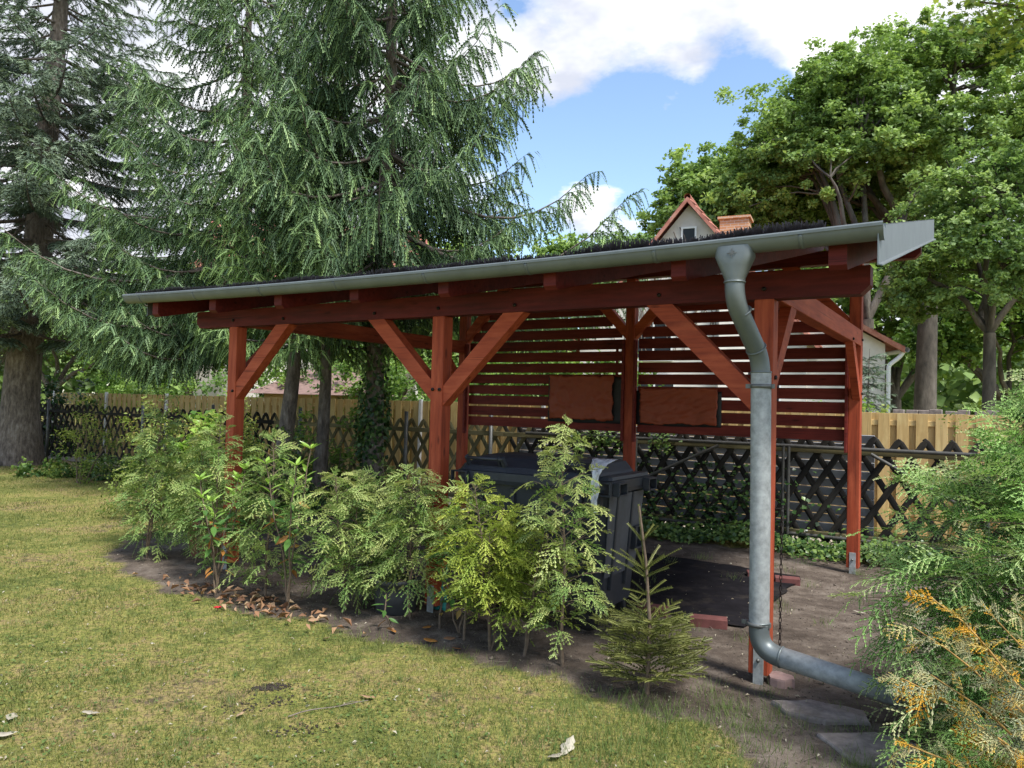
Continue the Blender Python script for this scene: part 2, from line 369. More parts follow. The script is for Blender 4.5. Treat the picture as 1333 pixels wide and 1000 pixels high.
def blades(O, H, Wd, lean, tint):
    N = len(O); a = R.uniform(0, 2*np.pi, N); s = np.stack([np.cos(a), np.sin(a), np.zeros(N)], -1)
    b = R.uniform(0, 2*np.pi, N); l = np.stack([np.cos(b), np.sin(b), np.zeros(N)], -1)*(lean*R.uniform(.2, 1, N))[:, None]
    tip = O+np.array([0, 0, 1.])*H[:, None]+l*H[:, None]
    V = np.stack([O-s*Wd[:, None]/2, O+s*Wd[:, None]/2, tip], 1).reshape(-1, 3)
    return V, np.arange(3*N).reshape(-1, 3), np.repeat(tint, 3)

# ------------------------------------------------------------------ ground
def vnoise(x, y, seed=0):
    r = np.random.default_rng(seed); s = 0
    for k in range(5):
        fx, fy = r.normal(size=2)*(1.6**k); ph = r.uniform(0, 6.28); fx2, fy2 = r.normal(size=2)*(1.6**k); p2 = r.uniform(0, 6.28)
        s = s+np.sin(x*fx+y*fy+ph+1.5*np.sin(x*fx2+y*fy2+p2))/(1.25**k)
    return s/3.2
TH = .5649
O3 = np.array([1.4358, 4.466]); UU = np.array([math.cos(TH), -math.sin(TH)]); VV = np.array([math.sin(TH), math.cos(TH)])
def cw(u, v): return O3+np.asarray(u)[..., None]*UU+np.asarray(v)[..., None]*VV if np.ndim(u) else O3+u*UU+v*VV
def wc(x, y): return (x-O3[0])*UU[0]+(y-O3[1])*UU[1], (x-O3[0])*VV[0]+(y-O3[1])*VV[1]
bl = cw(-6.3, 4.3); br_ = cw(4.5, 4.3)
BED = np.array([(-3.85, 7.25), (-3.2, 6.55), (-2.7, 6.18), (-1.87, 5.58), (-1.29, 5.34), (-.7, 5.0), (-.28, 4.78), (.01, 4.59), (.29, 4.42), (.53, 4.20), (.78, 3.98), (1.1, 3.85), (1.22, 3.4), (1.3, 2.6), (8, 2.6), (8.5, 5), tuple(br_), tuple(bl), (-4.3, 8.6)])
def sdist(x, y, P=BED):
    d = np.full(np.shape(x), 1e9); ins = np.zeros(np.shape(x), bool); n = len(P)
    for i in range(n):
        a = P[i]; b = P[(i+1) % n]; e = b-a; t = np.clip(((x-a[0])*e[0]+(y-a[1])*e[1])/(e@e), 0, 1)
        d = np.minimum(d, np.hypot(x-a[0]-t*e[0], y-a[1]-t*e[1]))
        c = ((a[1] > y) != (b[1] > y)) & (x < (b[0]-a[0])*(y-a[1])/(b[1]-a[1]+1e-12)+a[0]); ins ^= c
    return np.where(ins, d, -d)
def soil(x, y): return np.clip(.5+(sdist(x, y)+.10*vnoise(x*2.2, y*2.2, 3)+.06*vnoise(x*9, y*9, 4)+.04*vnoise(x*25, y*25, 6))/.06, 0, 1)
def gh(x, y):
    x = np.asarray(x, float); y = np.asarray(y, float)
    near = np.exp(-((x/12)**2+((y-6)/12)**2))
    return near*(.018*vnoise(x*.8, y*.8, 1)+.006*vnoise(x*5, y*5, 2))
def gz(x, y): return float(gh(x, y))
def grid(name, xs, ys, m, fz, attr=True):
    X, Y = np.meshgrid(xs, ys); Z = fz(X, Y)
    V = np.stack([X, Y, Z], -1).reshape(-1, 3); ny, nx = X.shape
    i = np.arange(ny-1)[:, None]*nx; j = np.arange(nx-1)[None]; Fc = np.stack([i+j, i+j+1, i+nx+j+1, i+nx+j], -1).reshape(-1, 4)
    o = mesh_np(name, V, Fc, m, smooth=True)
    if attr:
        a = o.data.attributes.new('soil', 'FLOAT', 'POINT'); a.data.foreach_set('value', soil(X, Y).ravel().astype(np.float32))
    return o
def groundmat(N):
    c = N.n('ShaderNodeTexCoord').outputs['Object']
    s = N.n('ShaderNodeAttribute', attribute_name='soil').outputs['Fac']
    big = N.noise(c, .9, 4, .55); fine = N.noise(c, 45, 6, .75); med = N.noise(c, 6, 5, .65)
    m2 = N.noise(c, 17, 5, .7)
    lawn = N.ramp(N.math('ADD', N.math('ADD', N.math('MULTIPLY', big, .40), N.math('MULTIPLY', med, .32)), N.math('MULTIPLY', m2, .30)), [(.40, (.07, .10, .022)), (.465, (.175, .195, .045)), (.515, (.29, .27, .075)), (.56, (.33, .255, .105)), (.61, (.15, .115, .07)), (.67, (.10, .08, .05))])
    lawn = N.mix(N.math('MULTIPLY', N.ramp(fine, [(.38, (1, 1, 1)), (.56, (0, 0, 0))]), .75), lawn, (.045, .042, .02, 1))
    so = N.ramp(N.math('ADD', N.math('MULTIPLY', big, .45), N.math('MULTIPLY', med, .5)), [(.36, (.055, .042, .033)), (.48, (.115, .09, .072)), (.60, (.215, .178, .145))])
    so = N.mix(N.math('MULTIPLY', N.ramp(fine, [(.55, (0, 0, 0)), (.75, (1, 1, 1))]), .4), so, (.26, .22, .18, 1))
    so = N.mix(N.math('MULTIPLY', N.ramp(N.noise(c, 120, 3, .6), [(.3, (1, 1, 1)), (.45, (0, 0, 0))]), .5), so, (.035, .027, .02, 1))
    cc = N.mix(s, lawn, so)
    return pbsdf(N, cc, .95, bump=N.math('ADD', fine, N.math('MULTIPLY', med, .6)), bstr=.9, bdist=.02, spec=.15)
M['ground'] = mat('lawn_and_soil', groundmat)
def axis(lo, hi, a, b, fine, coarse):
    l = [a]; s = fine
    while l[-1] > lo: s = min(s*1.25, coarse); l.append(l[-1]-s)
    r = [b]; s = fine
    while r[-1] < hi: s = min(s*1.25, coarse); r.append(r[-1]+s)
    return np.array(l[::-1]+list(np.arange(a+fine, b, fine))+r)
g = grid('ground', axis(-400, 400, -5.5, 4.5, .04, 40), axis(-60, 800, 2.4, 9.0, .04, 40), M['ground'], gh)
props(g, 'mossy lawn giving way to bare soil under and beside the carport', kind='structure')
# ------------------------------------------------------------------ path behind the fence
def strip(name, u0, u1, v0, v1, m, dz=.006, st=.12, rag=.0, **k):
    U = np.arange(u0, u1+st/2, st); Vv = np.arange(v0, v1+st/2, st); a, b = np.meshgrid(U, Vv)
    if rag:
        e = ((a-u0 < st/2) | (u1-a < st/2)).astype(float); a = a+e*rag*vnoise(a*3, b*3, 9); e = ((b-v0 < st/2) | (v1-b < st/2)).astype(float); b = b+e*rag*vnoise(a*3, b*3, 10)
    P = O3[None, None]+a[..., None]*UU+b[..., None]*VV; Z = gh(P[..., 0], P[..., 1])+dz
    V = np.concatenate([P, Z[..., None]], -1).reshape(-1, 3); ny, nx = a.shape
    i = np.arange(ny-1)[:, None]*nx; j = np.arange(nx-1)[None]; Fc = np.stack([i+j, i+j+1, i+nx+j+1, i+nx+j], -1).reshape(-1, 4)
    return props(mesh_np(name, V, Fc, m, smooth=True), **k)
M['sand'] = plain('sandy_path_soil', (.34, .29, .245), .95, 0, .25, 9, .3)
strip('path', -24, 5.5, 4.85, 6.15, M['sand'], label='light sandy path between the lattice fence and the tan fence', kind='structure')

# ------------------------------------------------------------------ carport
ZB = 2.2645; PW = .114; L_ = 4.885; D_ = 3.654; SL = .23
cp = empty('carport', (O3[0], O3[1], 0), -TH, label='open red-stained timber carport with slatted back wall and zinc gutter', cat='carport')
RW = M['redwood']; ZB2 = ZB+.16
def zr(v): return ZB2+SL*v            # underside of the rafters
pu = [0, -L_/2, -L_]
def foot(u, v, side=-1):
    a = bx('post_bracket', (u+.03, v-.008 if side < 0 else v+PW, -.03), (u+PW-.025, v if side < 0 else v+PW+.008, .21), M['pipezinc'], cp, .001)
    lathe('bolt', [(0, .0), (.011, 0), (.011, -.012), (0, -.014)], M['steel'], a, 8, (0, -.004 if side < 0 else .016, .05), 'y')
FZ = .055
for u in pu:
    o = bx('post', (u, 0, FZ), (u+PW, PW, ZB), RW, cp); o.matrix_local = Matrix(((0, 0, 1, u+PW/2), (0, 1, 0, PW/2), (1, 0, 0, (FZ+ZB)/2), (0, 0, 0, 1)))
    o.data = box_mesh(ZB-FZ, PW, PW, .004, RW)
    foot(u, 0)
for u in pu:
    o = link('post', box_mesh(zr(D_)-.001-FZ-.14, PW, PW, .004, RW), RW, cp); o.matrix_local = Matrix(((0, 0, 1, u+PW/2), (0, 1, 0, D_+PW/2), (1, 0, 0, (FZ+zr(D_)-.14)/2), (0, 0, 0, 1)))
    foot(u, D_)
# front and back beams, bevelled lower corners
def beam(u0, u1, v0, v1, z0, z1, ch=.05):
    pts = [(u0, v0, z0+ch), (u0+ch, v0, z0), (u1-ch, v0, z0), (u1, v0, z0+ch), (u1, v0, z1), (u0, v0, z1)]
    o = prism('beam', pts, (0, v1-v0, 0), M['shadedred'], cp); return o
uL, uR = -L_-.50, .63
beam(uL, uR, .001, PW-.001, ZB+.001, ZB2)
zbk = zr(D_)-.14
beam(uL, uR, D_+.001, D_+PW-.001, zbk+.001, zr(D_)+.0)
# side tie beams
for u in (0, -L_):
    bar('beam', (u+PW/2, PW+.0, 2.276+.08), (u+PW/2, D_, 2.276+.08), .112, .16, RW, cp)
# knee braces: parallelograms cut to post and beam
def brace(u0, z0, du, dz, v0, wd=.095, wz=.155):
    """front/back plane brace: from post face u0 (heights z0..z0+wz) up to the beam underside"""
    s = 1 if du > 0 else -1
    pts = [(u0, v0, z0), (u0+du, v0, z0+dz), (u0+du-s*.175, v0, z0+dz), (u0, v0, z0+wz)]
    prism('brace', pts, (0, wd, 0), RW, cp)
b0 = ZB+.0
brace(0, 1.590, -.69, b0-1.590, .01)
brace(-L_/2+PW, 1.575, .705, b0-1.575, .01)
brace(-L_/2, 1.615, -.68, b0-1.615, .01)
brace(-L_+PW, 1.585, .70, b0-1.585, .01)
for u, s in ((0, -1), (-L_/2+PW, 1), (-L_/2, -1), (-L_+PW, 1)):
    brace(u, 2.41, s*.68, zbk-2.41, D_+.01)
def sbrace(u0, v0, s, wd=.07):
    z0 = 1.73; dv = s*.535
    pts = [(u0, v0, z0), (u0, v0+dv, 2.275), (u0, v0+dv-s*.16, 2.275), (u0, v0, z0+.15)]
    prism('brace', pts, (wd, 0, 0), RW, cp)
for u in (0, -L_):
    sbrace(u+.04, PW, 1); sbrace(u+.04, D_, -1)
# dark bolts on posts and beams
def bolt(u, v, z, ax='y', s=-1):
    prof = [(0, 0), (.013, 0), (.013, .012*s), (.004, .015*s)]
    o = lathe('bolt', prof, M['bolt'], cp, 8, (u, v, z), ax)
for u in pu:
    bolt(u+PW/2, 0, ZB+.06, 'y', -1)
for u, z in ((-L_/2+.025, 1.70), (-L_/2+.09, 1.70), (-L_+.085, 1.66), (-.62+.02, ZB+.06), (-L_/2+.75, ZB+.05), (-L_/2-.6, ZB+.05), (-L_+.75, ZB+.05)):
    bolt(u, 0, z, 'y', -1)
for v, z in ((.52, 2.34), (3.1, 2.30), (3.70, 2.34)):
    bolt(PW, v, z, 'x', 1)
bolt(PW, .05, 1.80, 'x', 1); bolt(PW, 3.7, 1.80, 'x', 1)
# rafters
VF, VBK = -.38, 3.90
RU = [.52-.857*i for i in range(8)]
cs = math.sqrt(1+SL*SL)
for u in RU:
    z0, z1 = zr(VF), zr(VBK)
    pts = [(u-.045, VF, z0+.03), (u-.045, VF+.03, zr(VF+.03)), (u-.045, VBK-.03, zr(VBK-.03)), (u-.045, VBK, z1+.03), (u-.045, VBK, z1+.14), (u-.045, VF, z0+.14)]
    prism('rafter', pts, (.09, 0, 0), M['shadedred'], cp)
# roof boards running along the roof
bw = .128; nb = int((VBK+.02-VF)/bw)
ul, ur = RU[-1]-.16, RU[0]+.20
for i in range(nb):
    v = VF+.002+i*bw; z = zr(v+bw/2)+.14
    bar('roof_board', (ul, v+bw/2, z+.011), (ur, v+bw/2, z+.011), bw-.004, .018, RW, cp, up=(0, -SL, 1), bev=.002)
mv = [(ul, VF-.02, zr(VF-.02)+.166), (ur, VF-.02, zr(VF-.02)+.166), (ur, VBK+.03, zr(VBK+.03)+.166), (ul, VBK+.03, zr(VBK+.03)+.166)]
prism('roof_membrane', mv, (0, 0, .008), M['membrane'], cp)
# verge flashings (near one tall, folded over the edge)
for u, s in ((ur, 1), (ul, -1)):
    v0, v1 = (-.50 if s > 0 else -.36), VBK+.02
    for a, b, nm in ((v0, v0+(v1-v0)*.62, 'verge_flashing'), (v0+(v1-v0)*.62+.002, v1, 'verge_flashing')):
        z = lambda v: ZB2+.022+SL*(v+.5)
        pts = [(u, a, z(a)-.115), (u, b, z(b)-.115), (u, b, z(b)+.085), (u, a, z(a)+.085)]
        o = prism(nm, pts, (s*.006, 0, 0), M['zinc'], cp)
        pts = [(u+s*.006, a, z(a)+.079), (u+s*.006, b, z(b)+.079), (u+s*.006, b, z(b)+.085), (u+s*.006, a, z(a)+.085)]
        prism('fold', pts, (-s*.06, 0, 0), M['zinc'], o)
        pts = [(u+s*.006, a, z(a)-.115), (u+s*.006, b, z(b)-.115), (u+s*.006, b, z(b)-.109), (u+s*.006, a, z(a)-.109)]
        prism('drip_edge', pts, (s*.018, 0, -.006), M['zinc'], o)
# slatted back wall: slats let in between battens, cut along the knee braces
PIT = .1405; Z0 = 1.312
vs = D_+PW/2
for seg, (ua, ub) in enumerate(((-L_+PW, -L_/2), (-L_/2+PW, 0))):
    ua += .03; ub -= .03
    for e in (ua-.03, ub-.002):
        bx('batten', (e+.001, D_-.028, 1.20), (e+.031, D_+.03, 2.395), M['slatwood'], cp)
    k = 0
    while Z0+k*PIT+.118 < zbk+.02:
        z0 = Z0+k*PIT+random.uniform(-.002, .002); z1 = z0+.118; zc = (z0+z1)/2
        cut = max(0, (z1-2.41-.155)) if z1 > 2.565 else 0
        a = ua; b = ub
        if z0 > 2.42: a = ua+(z0-2.42)*.92+.03; b = ub-(z0-2.42)*.92-.03
        if z1 > zbk: z1 = zbk-.004
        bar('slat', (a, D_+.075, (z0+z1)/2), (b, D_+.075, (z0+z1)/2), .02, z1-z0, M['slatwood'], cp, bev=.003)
        k += 1
bx('batten', (-L_/2-.16, D_+.087, 1.31), (-L_/2-.13, D_+.112, 2.4), M['slatwood'], cp)
# gutter: half-round channel with a slight sag, rings at the brackets
GU0, GU1, GV, GZ, GR = -5.80, .745, -.452, 2.532, .062
def gsag(u): t = (u-GU0)/(GU1-GU0); return -.034*(4*t*(1-t))+.012*(1-t)
us = np.linspace(GU0, GU1, 30); prof = []
for k in range(13):
    a = math.pi*(k/12); prof.append((-math.cos(a)*GR, -math.sin(a)*GR*1.08))
outer = [(p[0], p[1]) for p in prof]; inner = [(p[0]*.94, p[1]*.94) for p in prof[::-1]]
bead = [(-GR+.012*math.cos(a)-.004, .0+.010*math.sin(a)) for a in np.linspace(2.2, -2.6, 7)]
loop = bead[:1][:0]+outer+[(GR, .03), (GR*.96, .03)]+inner+[(-GR*.94, .006), (-GR*.9, .012), (-GR*1.02, .016), (-GR*1.14, .008), (-GR*1.12, -.006)]
V = np.array([[(u, GV+p[0], GZ-.004+p[1]+gsag(u)) for p in loop] for u in us]); n = len(loop)
i = np.arange(len(us)-1)[:, None]*n; j = np.arange(n)[None]; k2 = (j+1) % n
Fc = np.stack([i+j, i+k2, i+n+k2, i+n+j], -1).reshape(-1, 4)
gut = mesh_np('gutter', V.reshape(-1, 3), Fc, M['zinc'], cp, smooth=False)
for p in gut.data.polygons: p.use_smooth = True
try:
    gut.data.set_sharp_from_angle(angle=math.radians(40))
except Exception: pass
for u, s in ((GU1, 1), (GU0, -1)):
    pts = [(u-.002*s, GV+p[0]*1.03, GZ-.004+p[1]*1.03+gsag(u)) for p in outer]
    prism('end_cap', pts, (s*.004, 0, 0), M['zinc'], gut)
for u in [.36]+[x+.0 for x in (-.44, -1.30, -2.13, -3.0, -3.86, -4.73, -5.55)]:
    P = [(u, GV+p[0]*1.05, GZ-.004+p[1]*1.05+gsag(u)) for p in outer]; rows = []
    for du in (-.011, .011):
        rows += [(x+du, y, z) for x, y, z in P]
    m_ = len(P); Fc = [(a, a+1, m_+a+1, m_+a) for a in range(m_-1)]
    o = mesh_np('seam_ring', np.array(rows), np.array(Fc), M['zinc'], gut, smooth=True)
    md = o.modifiers.new('t', 'SOLIDIFY'); md.thickness = .004
# outlet funnel with an embossed star
uo = .012
sec = [(GZ-.030, .100, .062), (GZ-.085, .104, .066), (GZ-.135, .082, .062), (GZ-.205, .056, .056), (GZ-.222, .055, .055)]
rows = []
for z, a, b in sec:
    for t in np.linspace(0, 2*math.pi, 16, endpoint=False):
        c, s = math.cos(t), math.sin(t); q = .55 if a > .07 else 1.
        rows.append((uo+a*math.copysign(abs(c)**q, c), GV-.004+b*math.copysign(abs(s)**q, s), z+gsag(uo)))
i = np.arange(len(sec)-1)[:, None]*16; j = np.arange(16)[None]; k2 = (j+1) % 16
out = mesh_np('outlet_funnel', np.array(rows), np.stack([i+j, i+k2, i+16+k2, i+16+j], -1).reshape(-1, 4), M['zinc'], cp)
for k in range(4):
    a = k*math.pi/4; r_ = .026 if k % 2 == 0 else .018
    bar('star', (uo-r_*math.cos(a), GV-.0715, GZ-.085-r_*math.sin(a)), (uo+r_*math.cos(a), GV-.0715, GZ-.085+r_*math.sin(a)), .003, .004, M['steel'], out, bev=0)
# downpipe with swan neck
zt = GZ-.222+gsag(uo)
def pipe(name, P, r_, m_, **k): return tube(name, P, r_, m_, cp, 20, **k)
def arcpts(P, n=7, r=.1):
    """round the corners of a polyline"""
    out = [Vector(P[0])]
    for a, b, c in zip(P, P[1:], P[2:]):
        a, b, c = Vector(a), Vector(b), Vector(c); da = (a-b).normalized(); dc = (c-b).normalized()
        for t in np.linspace(0, 1, n): out.append((b+da*r)*(1-t)**2+b*2*t*(1-t)+(b+dc*r)*t**2)
    out.append(Vector(P[-1])); return [tuple(x) for x in out]
pp = [(uo, GV-.004, zt+.02), (uo, GV-.004, zt-.10), (uo+.075, GV+.27, zt-.40), (uo+.08, GV+.272, 1.75)]
dp = pipe('downpipe', arcpts(pp, 7, .085), .053, M['zinc'])
PX, PV = uo+.08, GV+.272
pipe('downpipe', [(PX, PV, 1.82), (PX+.008, PV, 1.1), (PX+.012, PV, .40)], .056, M['pipezinc'])
def ring(name, c, ax, r_, h, m_, par=cp):
    c = Vector(c); ax = Vector(ax).normalized()
    return tube(name, [tuple(c-ax*h/2), tuple(c), tuple(c+ax*h/2)], [r_, r_+.002, r_], m_, par, 20, cap=True)
for c, ax in (((uo, GV-.004, zt+.0), (0, 0, 1)), ((uo+.020, GV+.06, zt-.155), (.25, .9, -1)), ((uo+.062, GV+.222, zt-.345), (.25, .9, -1)), ((PX, PV, 1.82), (0, 0, 1)), ((PX+.012, PV, .41), (0, 0, 1))):
    ring('pipe_seam', c, ax, .0575, .010, M['zinc'], dp)
for z in (1.74, .40):
    c = ring('pipe_clamp', (PX+.004, PV, z), (0, 0, 1), .061, .022, M['steel'])
    bar('clamp_lug', (PX-.085, PV, z), (PX-.055, PV, z), .012, .026, M['steel'], c, bev=.001)
    bar('clamp_lug', (PX+.058, PV, z), (PX+.075, PV, z), .03, .026, M['steel'], c, bev=.001)
    bar('clamp_pin', (PX, PV+.05, z), (PX, 0.0, z), .012, .012, M['steel'], c, bev=.001)
# elbow and ground run, which ends inside the conifer
e0 = (PX+.012, PV, .40)
ue, ve = wc(1.99, 3.80); e2 = (ue, ve, .185)
e1 = (PX+.015, PV, .255)
elb = arcpts([e0, e1, e2], 9, .11)
dirv = (Vector(e2)-Vector(e1)).normalized()
pipe('pipe_elbow', elb[:-1]+[tuple(Vector(e1)+dirv*.13)], .056, M['zinc'])
ring('pipe_seam', Vector(e1)+dirv*.125, dirv, .0585, .012, M['zinc'], dp)
pipe('drain_pipe', [tuple(Vector(e1)+dirv*.12), e2], .0555, M['pipezinc'], cap=True)

# ------------------------------------------------------------------ bristle brushes lying in the gutter (leaf guards)
def brush(u0, u1, n, hb, lab, seed):
    hb *= .85; n = int(n*.36)
    r = np.random.default_rng(seed); root = empty('gutter_brush', tuple(np.append(cw((u0+u1)/2, GV), GZ)), -TH, label=lab, cat='gutter brush', group='black bristle brushes laid in the gutter')
    a0, a1 = u0-(u0+u1)/2, u1-(u0+u1)/2
    uc = r.uniform(a0, a1, n); um = uc+(u0+u1)/2
    sg = -.034*(4*((um-GU0)/(GU1-GU0))*(1-(um-GU0)/(GU1-GU0)))+.012*(1-(um-GU0)/(GU1-GU0))
    th = r.uniform(-1.25, 1.25, n); h = hb*r.uniform(.85, 1.15, n)*(1+.12*np.sin(um*7))*(1-.35*np.abs(np.sin(th)))
    bow = .012*np.sin((uc-a0)/(a1-a0)*np.pi)
    c = np.stack([uc, np.full(n, .0), sg-.004+bow], -1)
    tip = c+np.stack([r.normal(0, .008, n), np.sin(th)*h*.7, np.cos(th)*h], -1)
    wv = np.stack([np.full(n, .0036), np.zeros(n), np.zeros(n)], -1)
    V = np.stack([c-wv, c+wv, tip+wv*.7, tip-wv*.7], 1).reshape(-1, 3); Fc = np.arange(4*n).reshape(-1, 4)
    b = mesh_np('bristles', V, Fc, M['bristle'], root); b['kind'] = 'stuff'
    x = np.linspace(a0, a1, 20); xm = x+(u0+u1)/2; t = (xm-GU0)/(GU1-GU0)
    tube('wire_core', np.stack([x, 0*x, -.034*4*t*(1-t)+.012*(1-t)-.012], -1), .006, M['bristle'], root, 6)
brush(-.25, .47, 2600, .075, 'short brush at the right end of the gutter with tall upright bristles', 1)
brush(-1.05, -.28, 2600, .078, 'upright-bristled brush in front of the distant gable, left of the outlet', 2)
brush(-3.0, -1.08, 5200, .066, 'long black brush along the middle of the gutter', 3)
brush(-4.35, -3.03, 4000, .062, 'drooping black brush left of the gutter middle', 4)
brush(-5.70, -4.38, 4000, .060, 'flattened black brush at the far left gutter end', 5)
# ------------------------------------------------------------------ tarpaulins on the slats
def cloth(name, ua, ub, za, zb, v, m, lab, seed, skew=0.):
    nx, nz = 46, 26; r = np.random.default_rng(seed)
    a, b = np.meshgrid(np.linspace(0, 1, nx), np.linspace(0, 1, nz))
    w1 = vnoise(a*7+b*2, b*5, seed); w2 = vnoise(a*16, b*16+a*6, seed+1)
    dep = .016*w1+.010*np.abs(w2)+.018*np.abs(vnoise(a*9+b*11, b*4-a*3, seed+5))+.03*np.sin(a*np.pi)**.5*(1-b)*.8
    u = ua+(ub-ua)*a+skew*(1-b)*(a-.5)*2*-.03+.018*vnoise(b*6+a*2, b*3, seed+9); z = za+(zb-za)*b+.020*vnoise(a*5, a*9+b, seed+11)*np.abs(b-.5)*2
    P = np.stack([u, v-dep-.012, z], -1).reshape(-1, 3); i = np.arange(nz-1)[:, None]*nx; j = np.arange(nx-1)[None]
    Fc = np.stack([i+j, i+j+1, i+nx+j+1, i+nx+j], -1).reshape(-1, 4)
    root = empty(name, tuple(np.append(cw((ua+ub)/2, v), (za+zb)/2)), -TH, label=lab, cat='tarpaulin')
    off = np.array([(ua+ub)/2, v, (za+zb)/2])
    o = mesh_np('sheet', P-off, Fc, m, root, smooth=True); s = o.modifiers.new('t', 'SOLIDIFY'); s.thickness = .006; s.offset = 1
    return root, off
def back(root, off, ua, ub, za, zb, v):
    nx, nz = 24, 14; a, b = np.meshgrid(np.linspace(0, 1, nx), np.linspace(0, 1, nz))
    P = np.stack([ua+(ub-ua)*a, v-.008-.008*vnoise(a*6, b*6, 5), za+(zb-za)*b+.012*vnoise(a*5, b*3, 8)*(b < .1)], -1).reshape(-1, 3)-off
    i = np.arange(nz-1)[:, None]*nx; j = np.arange(nx-1)[None]
    o = mesh_np('black_backing', P, np.stack([i+j, i+j+1, i+nx+j+1, i+nx+j], -1).reshape(-1, 4), M['black'], root, smooth=True)
    s = o.modifiers.new('t', 'SOLIDIFY'); s.thickness = .006
vt = D_+.062
r1, o1 = cloth('tarpaulin', -3.47, -2.60, 1.44, 1.975, vt-.012, M['tarp'], 'crumpled rust-red tarpaulin on the slats left of the middle back post', 21, .0)
back(r1, o1, -3.50, -2.455, 1.40, 1.96, vt)
r2, o2 = cloth('tarpaulin', -2.26, -1.33, 1.425, 1.835, vt-.012, M['tarp'], 'rust-red tarpaulin on the slats right of the middle back post', 33, .8)
back(r2, o2, -2.32, -1.30, 1.40, 1.80, vt)

# ------------------------------------------------------------------ wheeled waste container
bu0, bu1, bv0, bv1 = -2.30, -.99, .17, .90
bc = cw((bu0+bu1)/2, (bv0+bv1)/2); bn = empty('waste_container', (bc[0], bc[1], 0), -TH, label='large anthracite four-wheeled waste container with lid under the carport', cat='waste container')
hw, hd = (bu1-bu0)/2, (bv1-bv0)/2
def loft(name, secs, m, par, cap=True, bev=.0):
    bm = bmesh.new(); rings = []
    for x0, x1, y0, y1, z in secs:
        c = min(.05, (x1-x0)*.2); P = [(x0+c, y0), (x1-c, y0), (x1, y0+c), (x1, y1-c), (x1-c, y1), (x0+c, y1), (x0, y1-c), (x0, y0+c)]
        rings.append([bm.verts.new((x, y, z)) for x, y in P])
    for a, b in zip(rings, rings[1:]):
        for k in range(8): bm.faces.new((a[k], a[(k+1) % 8], b[(k+1) % 8], b[k]))
    if cap: bm.faces.new(rings[0][::-1]); bm.faces.new(rings[-1])
    me = bpy.data.meshes.new(name); bm.to_mesh(me); bm.free(); return link(name, me, m, par)
body = loft('body', [(-hw+.10, hw-.10, -hd+.08, hd-.08, .17), (-hw+.09, hw-.09, -hd+.07, hd-.06, .40), (-hw+.05, hw-.05, -hd+.03, hd-.03, .95), (-hw+.04, hw-.04, -hd+.02, hd-.02, 1.03)], M['bin'], bn)
for x in (-.42, -.14, .14, .42): bar('rib', (x, -hd+.062, .30), (x, -hd+.018, .98), .03, .03, M['bin'], body, up=(1, 0, 0))
for y in (-.16, .10): bar('rib', (hw-.085, y, .30), (hw-.038, y, .98), .03, .03, M['bin'], body, up=(0, 1, 0))
prism('end_panel', [(hw-.082, -hd+.10, .40), (hw-.082, hd-.10, .40), (hw-.036, hd-.06, .98), (hw-.036, -hd+.06, .98)], (.006, 0, 0), M['bin2'], body)
rim = loft('rim', [(-hw, hw, -hd, hd, 1.00), (-hw-.01, hw+.01, -hd-.01, hd+.01, 1.03), (-hw-.01, hw+.01, -hd-.01, hd+.01, 1.085), (-hw+.0, hw-.0, -hd, hd, 1.09)], M['bin'], bn)
def pocket(par, x0, x1, y0, y1, z0, z1, ax):
    t = .012; m = M['bin']
    if ax == 'y':
        for a, b in (((x0, y0, z0), (x1, y1, z0+t)), ((x0, y0, z1-t), (x1, y1, z1)), ((x0, y0, z0+t), (x0+t, y1, z1-t)), ((x1-t, y0, z0+t), (x1, y1, z1-t))): bx('socket', a, b, m, par, .002)
    else:
        for a, b in (((x0, y0, z0), (x1, y1, z0+t)), ((x0, y0, z1-t), (x1, y1, z1)), ((x0, y0, z0+t), (x1, y0+t, z1-t)), ((x0, y1-t, z0+t), (x1, y1, z1-t))): bx('socket', a, b, m, par, .002)
pocket(rim, hw-.13, hw+.02, -hd-.045, -hd-.01, .985, 1.085, 'y')
pocket(rim, hw-.02+.03, hw+.06, -hd+.02, -hd+.16, .985, 1.08, 'x'); pocket(rim, hw+.01, hw+.06, hd-.18, hd-.02, .985, 1.08, 'x')
pocket(rim, -hw-.02, -hw+.13, -hd-.045, -hd-.01, .985, 1.085, 'y')
pocket(rim, hw-.08, hw-.02, hd-.22, hd-.08, .55, .72, 'x')
bx('bracket', (hw-.10, -hd-.02, .90), (hw-.06, -hd+.02, .985), M['black'], rim)
lid = loft('lid', [(-hw+.01, hw-.10, -hd-.005, hd-.02, 1.092), (-hw+.02, hw-.12, -hd+.03, hd-.03, 1.13), (-hw+.08, hw-.16, -hd+.18, hd-.06, 1.19), (-hw+.14, hw-.20, -hd+.30, hd-.12, 1.205)], M['bin'], bn)
loft('lid_end', [(hw-.098, hw+.0, -hd+.005, hd-.02, 1.092), (hw-.098, hw-.005, -hd+.02, hd-.04, 1.115)], M['bin'], bn)
for xa in (-hw+.10, hw-.55):
    h = tube('lid_handle', [(xa, -hd+.03, 1.13), (xa, -hd-.005, 1.185), (xa+.16, -hd-.005, 1.185), (xa+.32, -hd-.005, 1.185), (xa+.32, -hd+.03, 1.13)], .014, M['bin'], bn, 8)
    for x in (xa+.0, xa+.29, xa+.33): bar('hinge_lug', (x, -hd+.06, 1.11), (x, -hd-.012, 1.20), .02, .035, M['bin'], h)
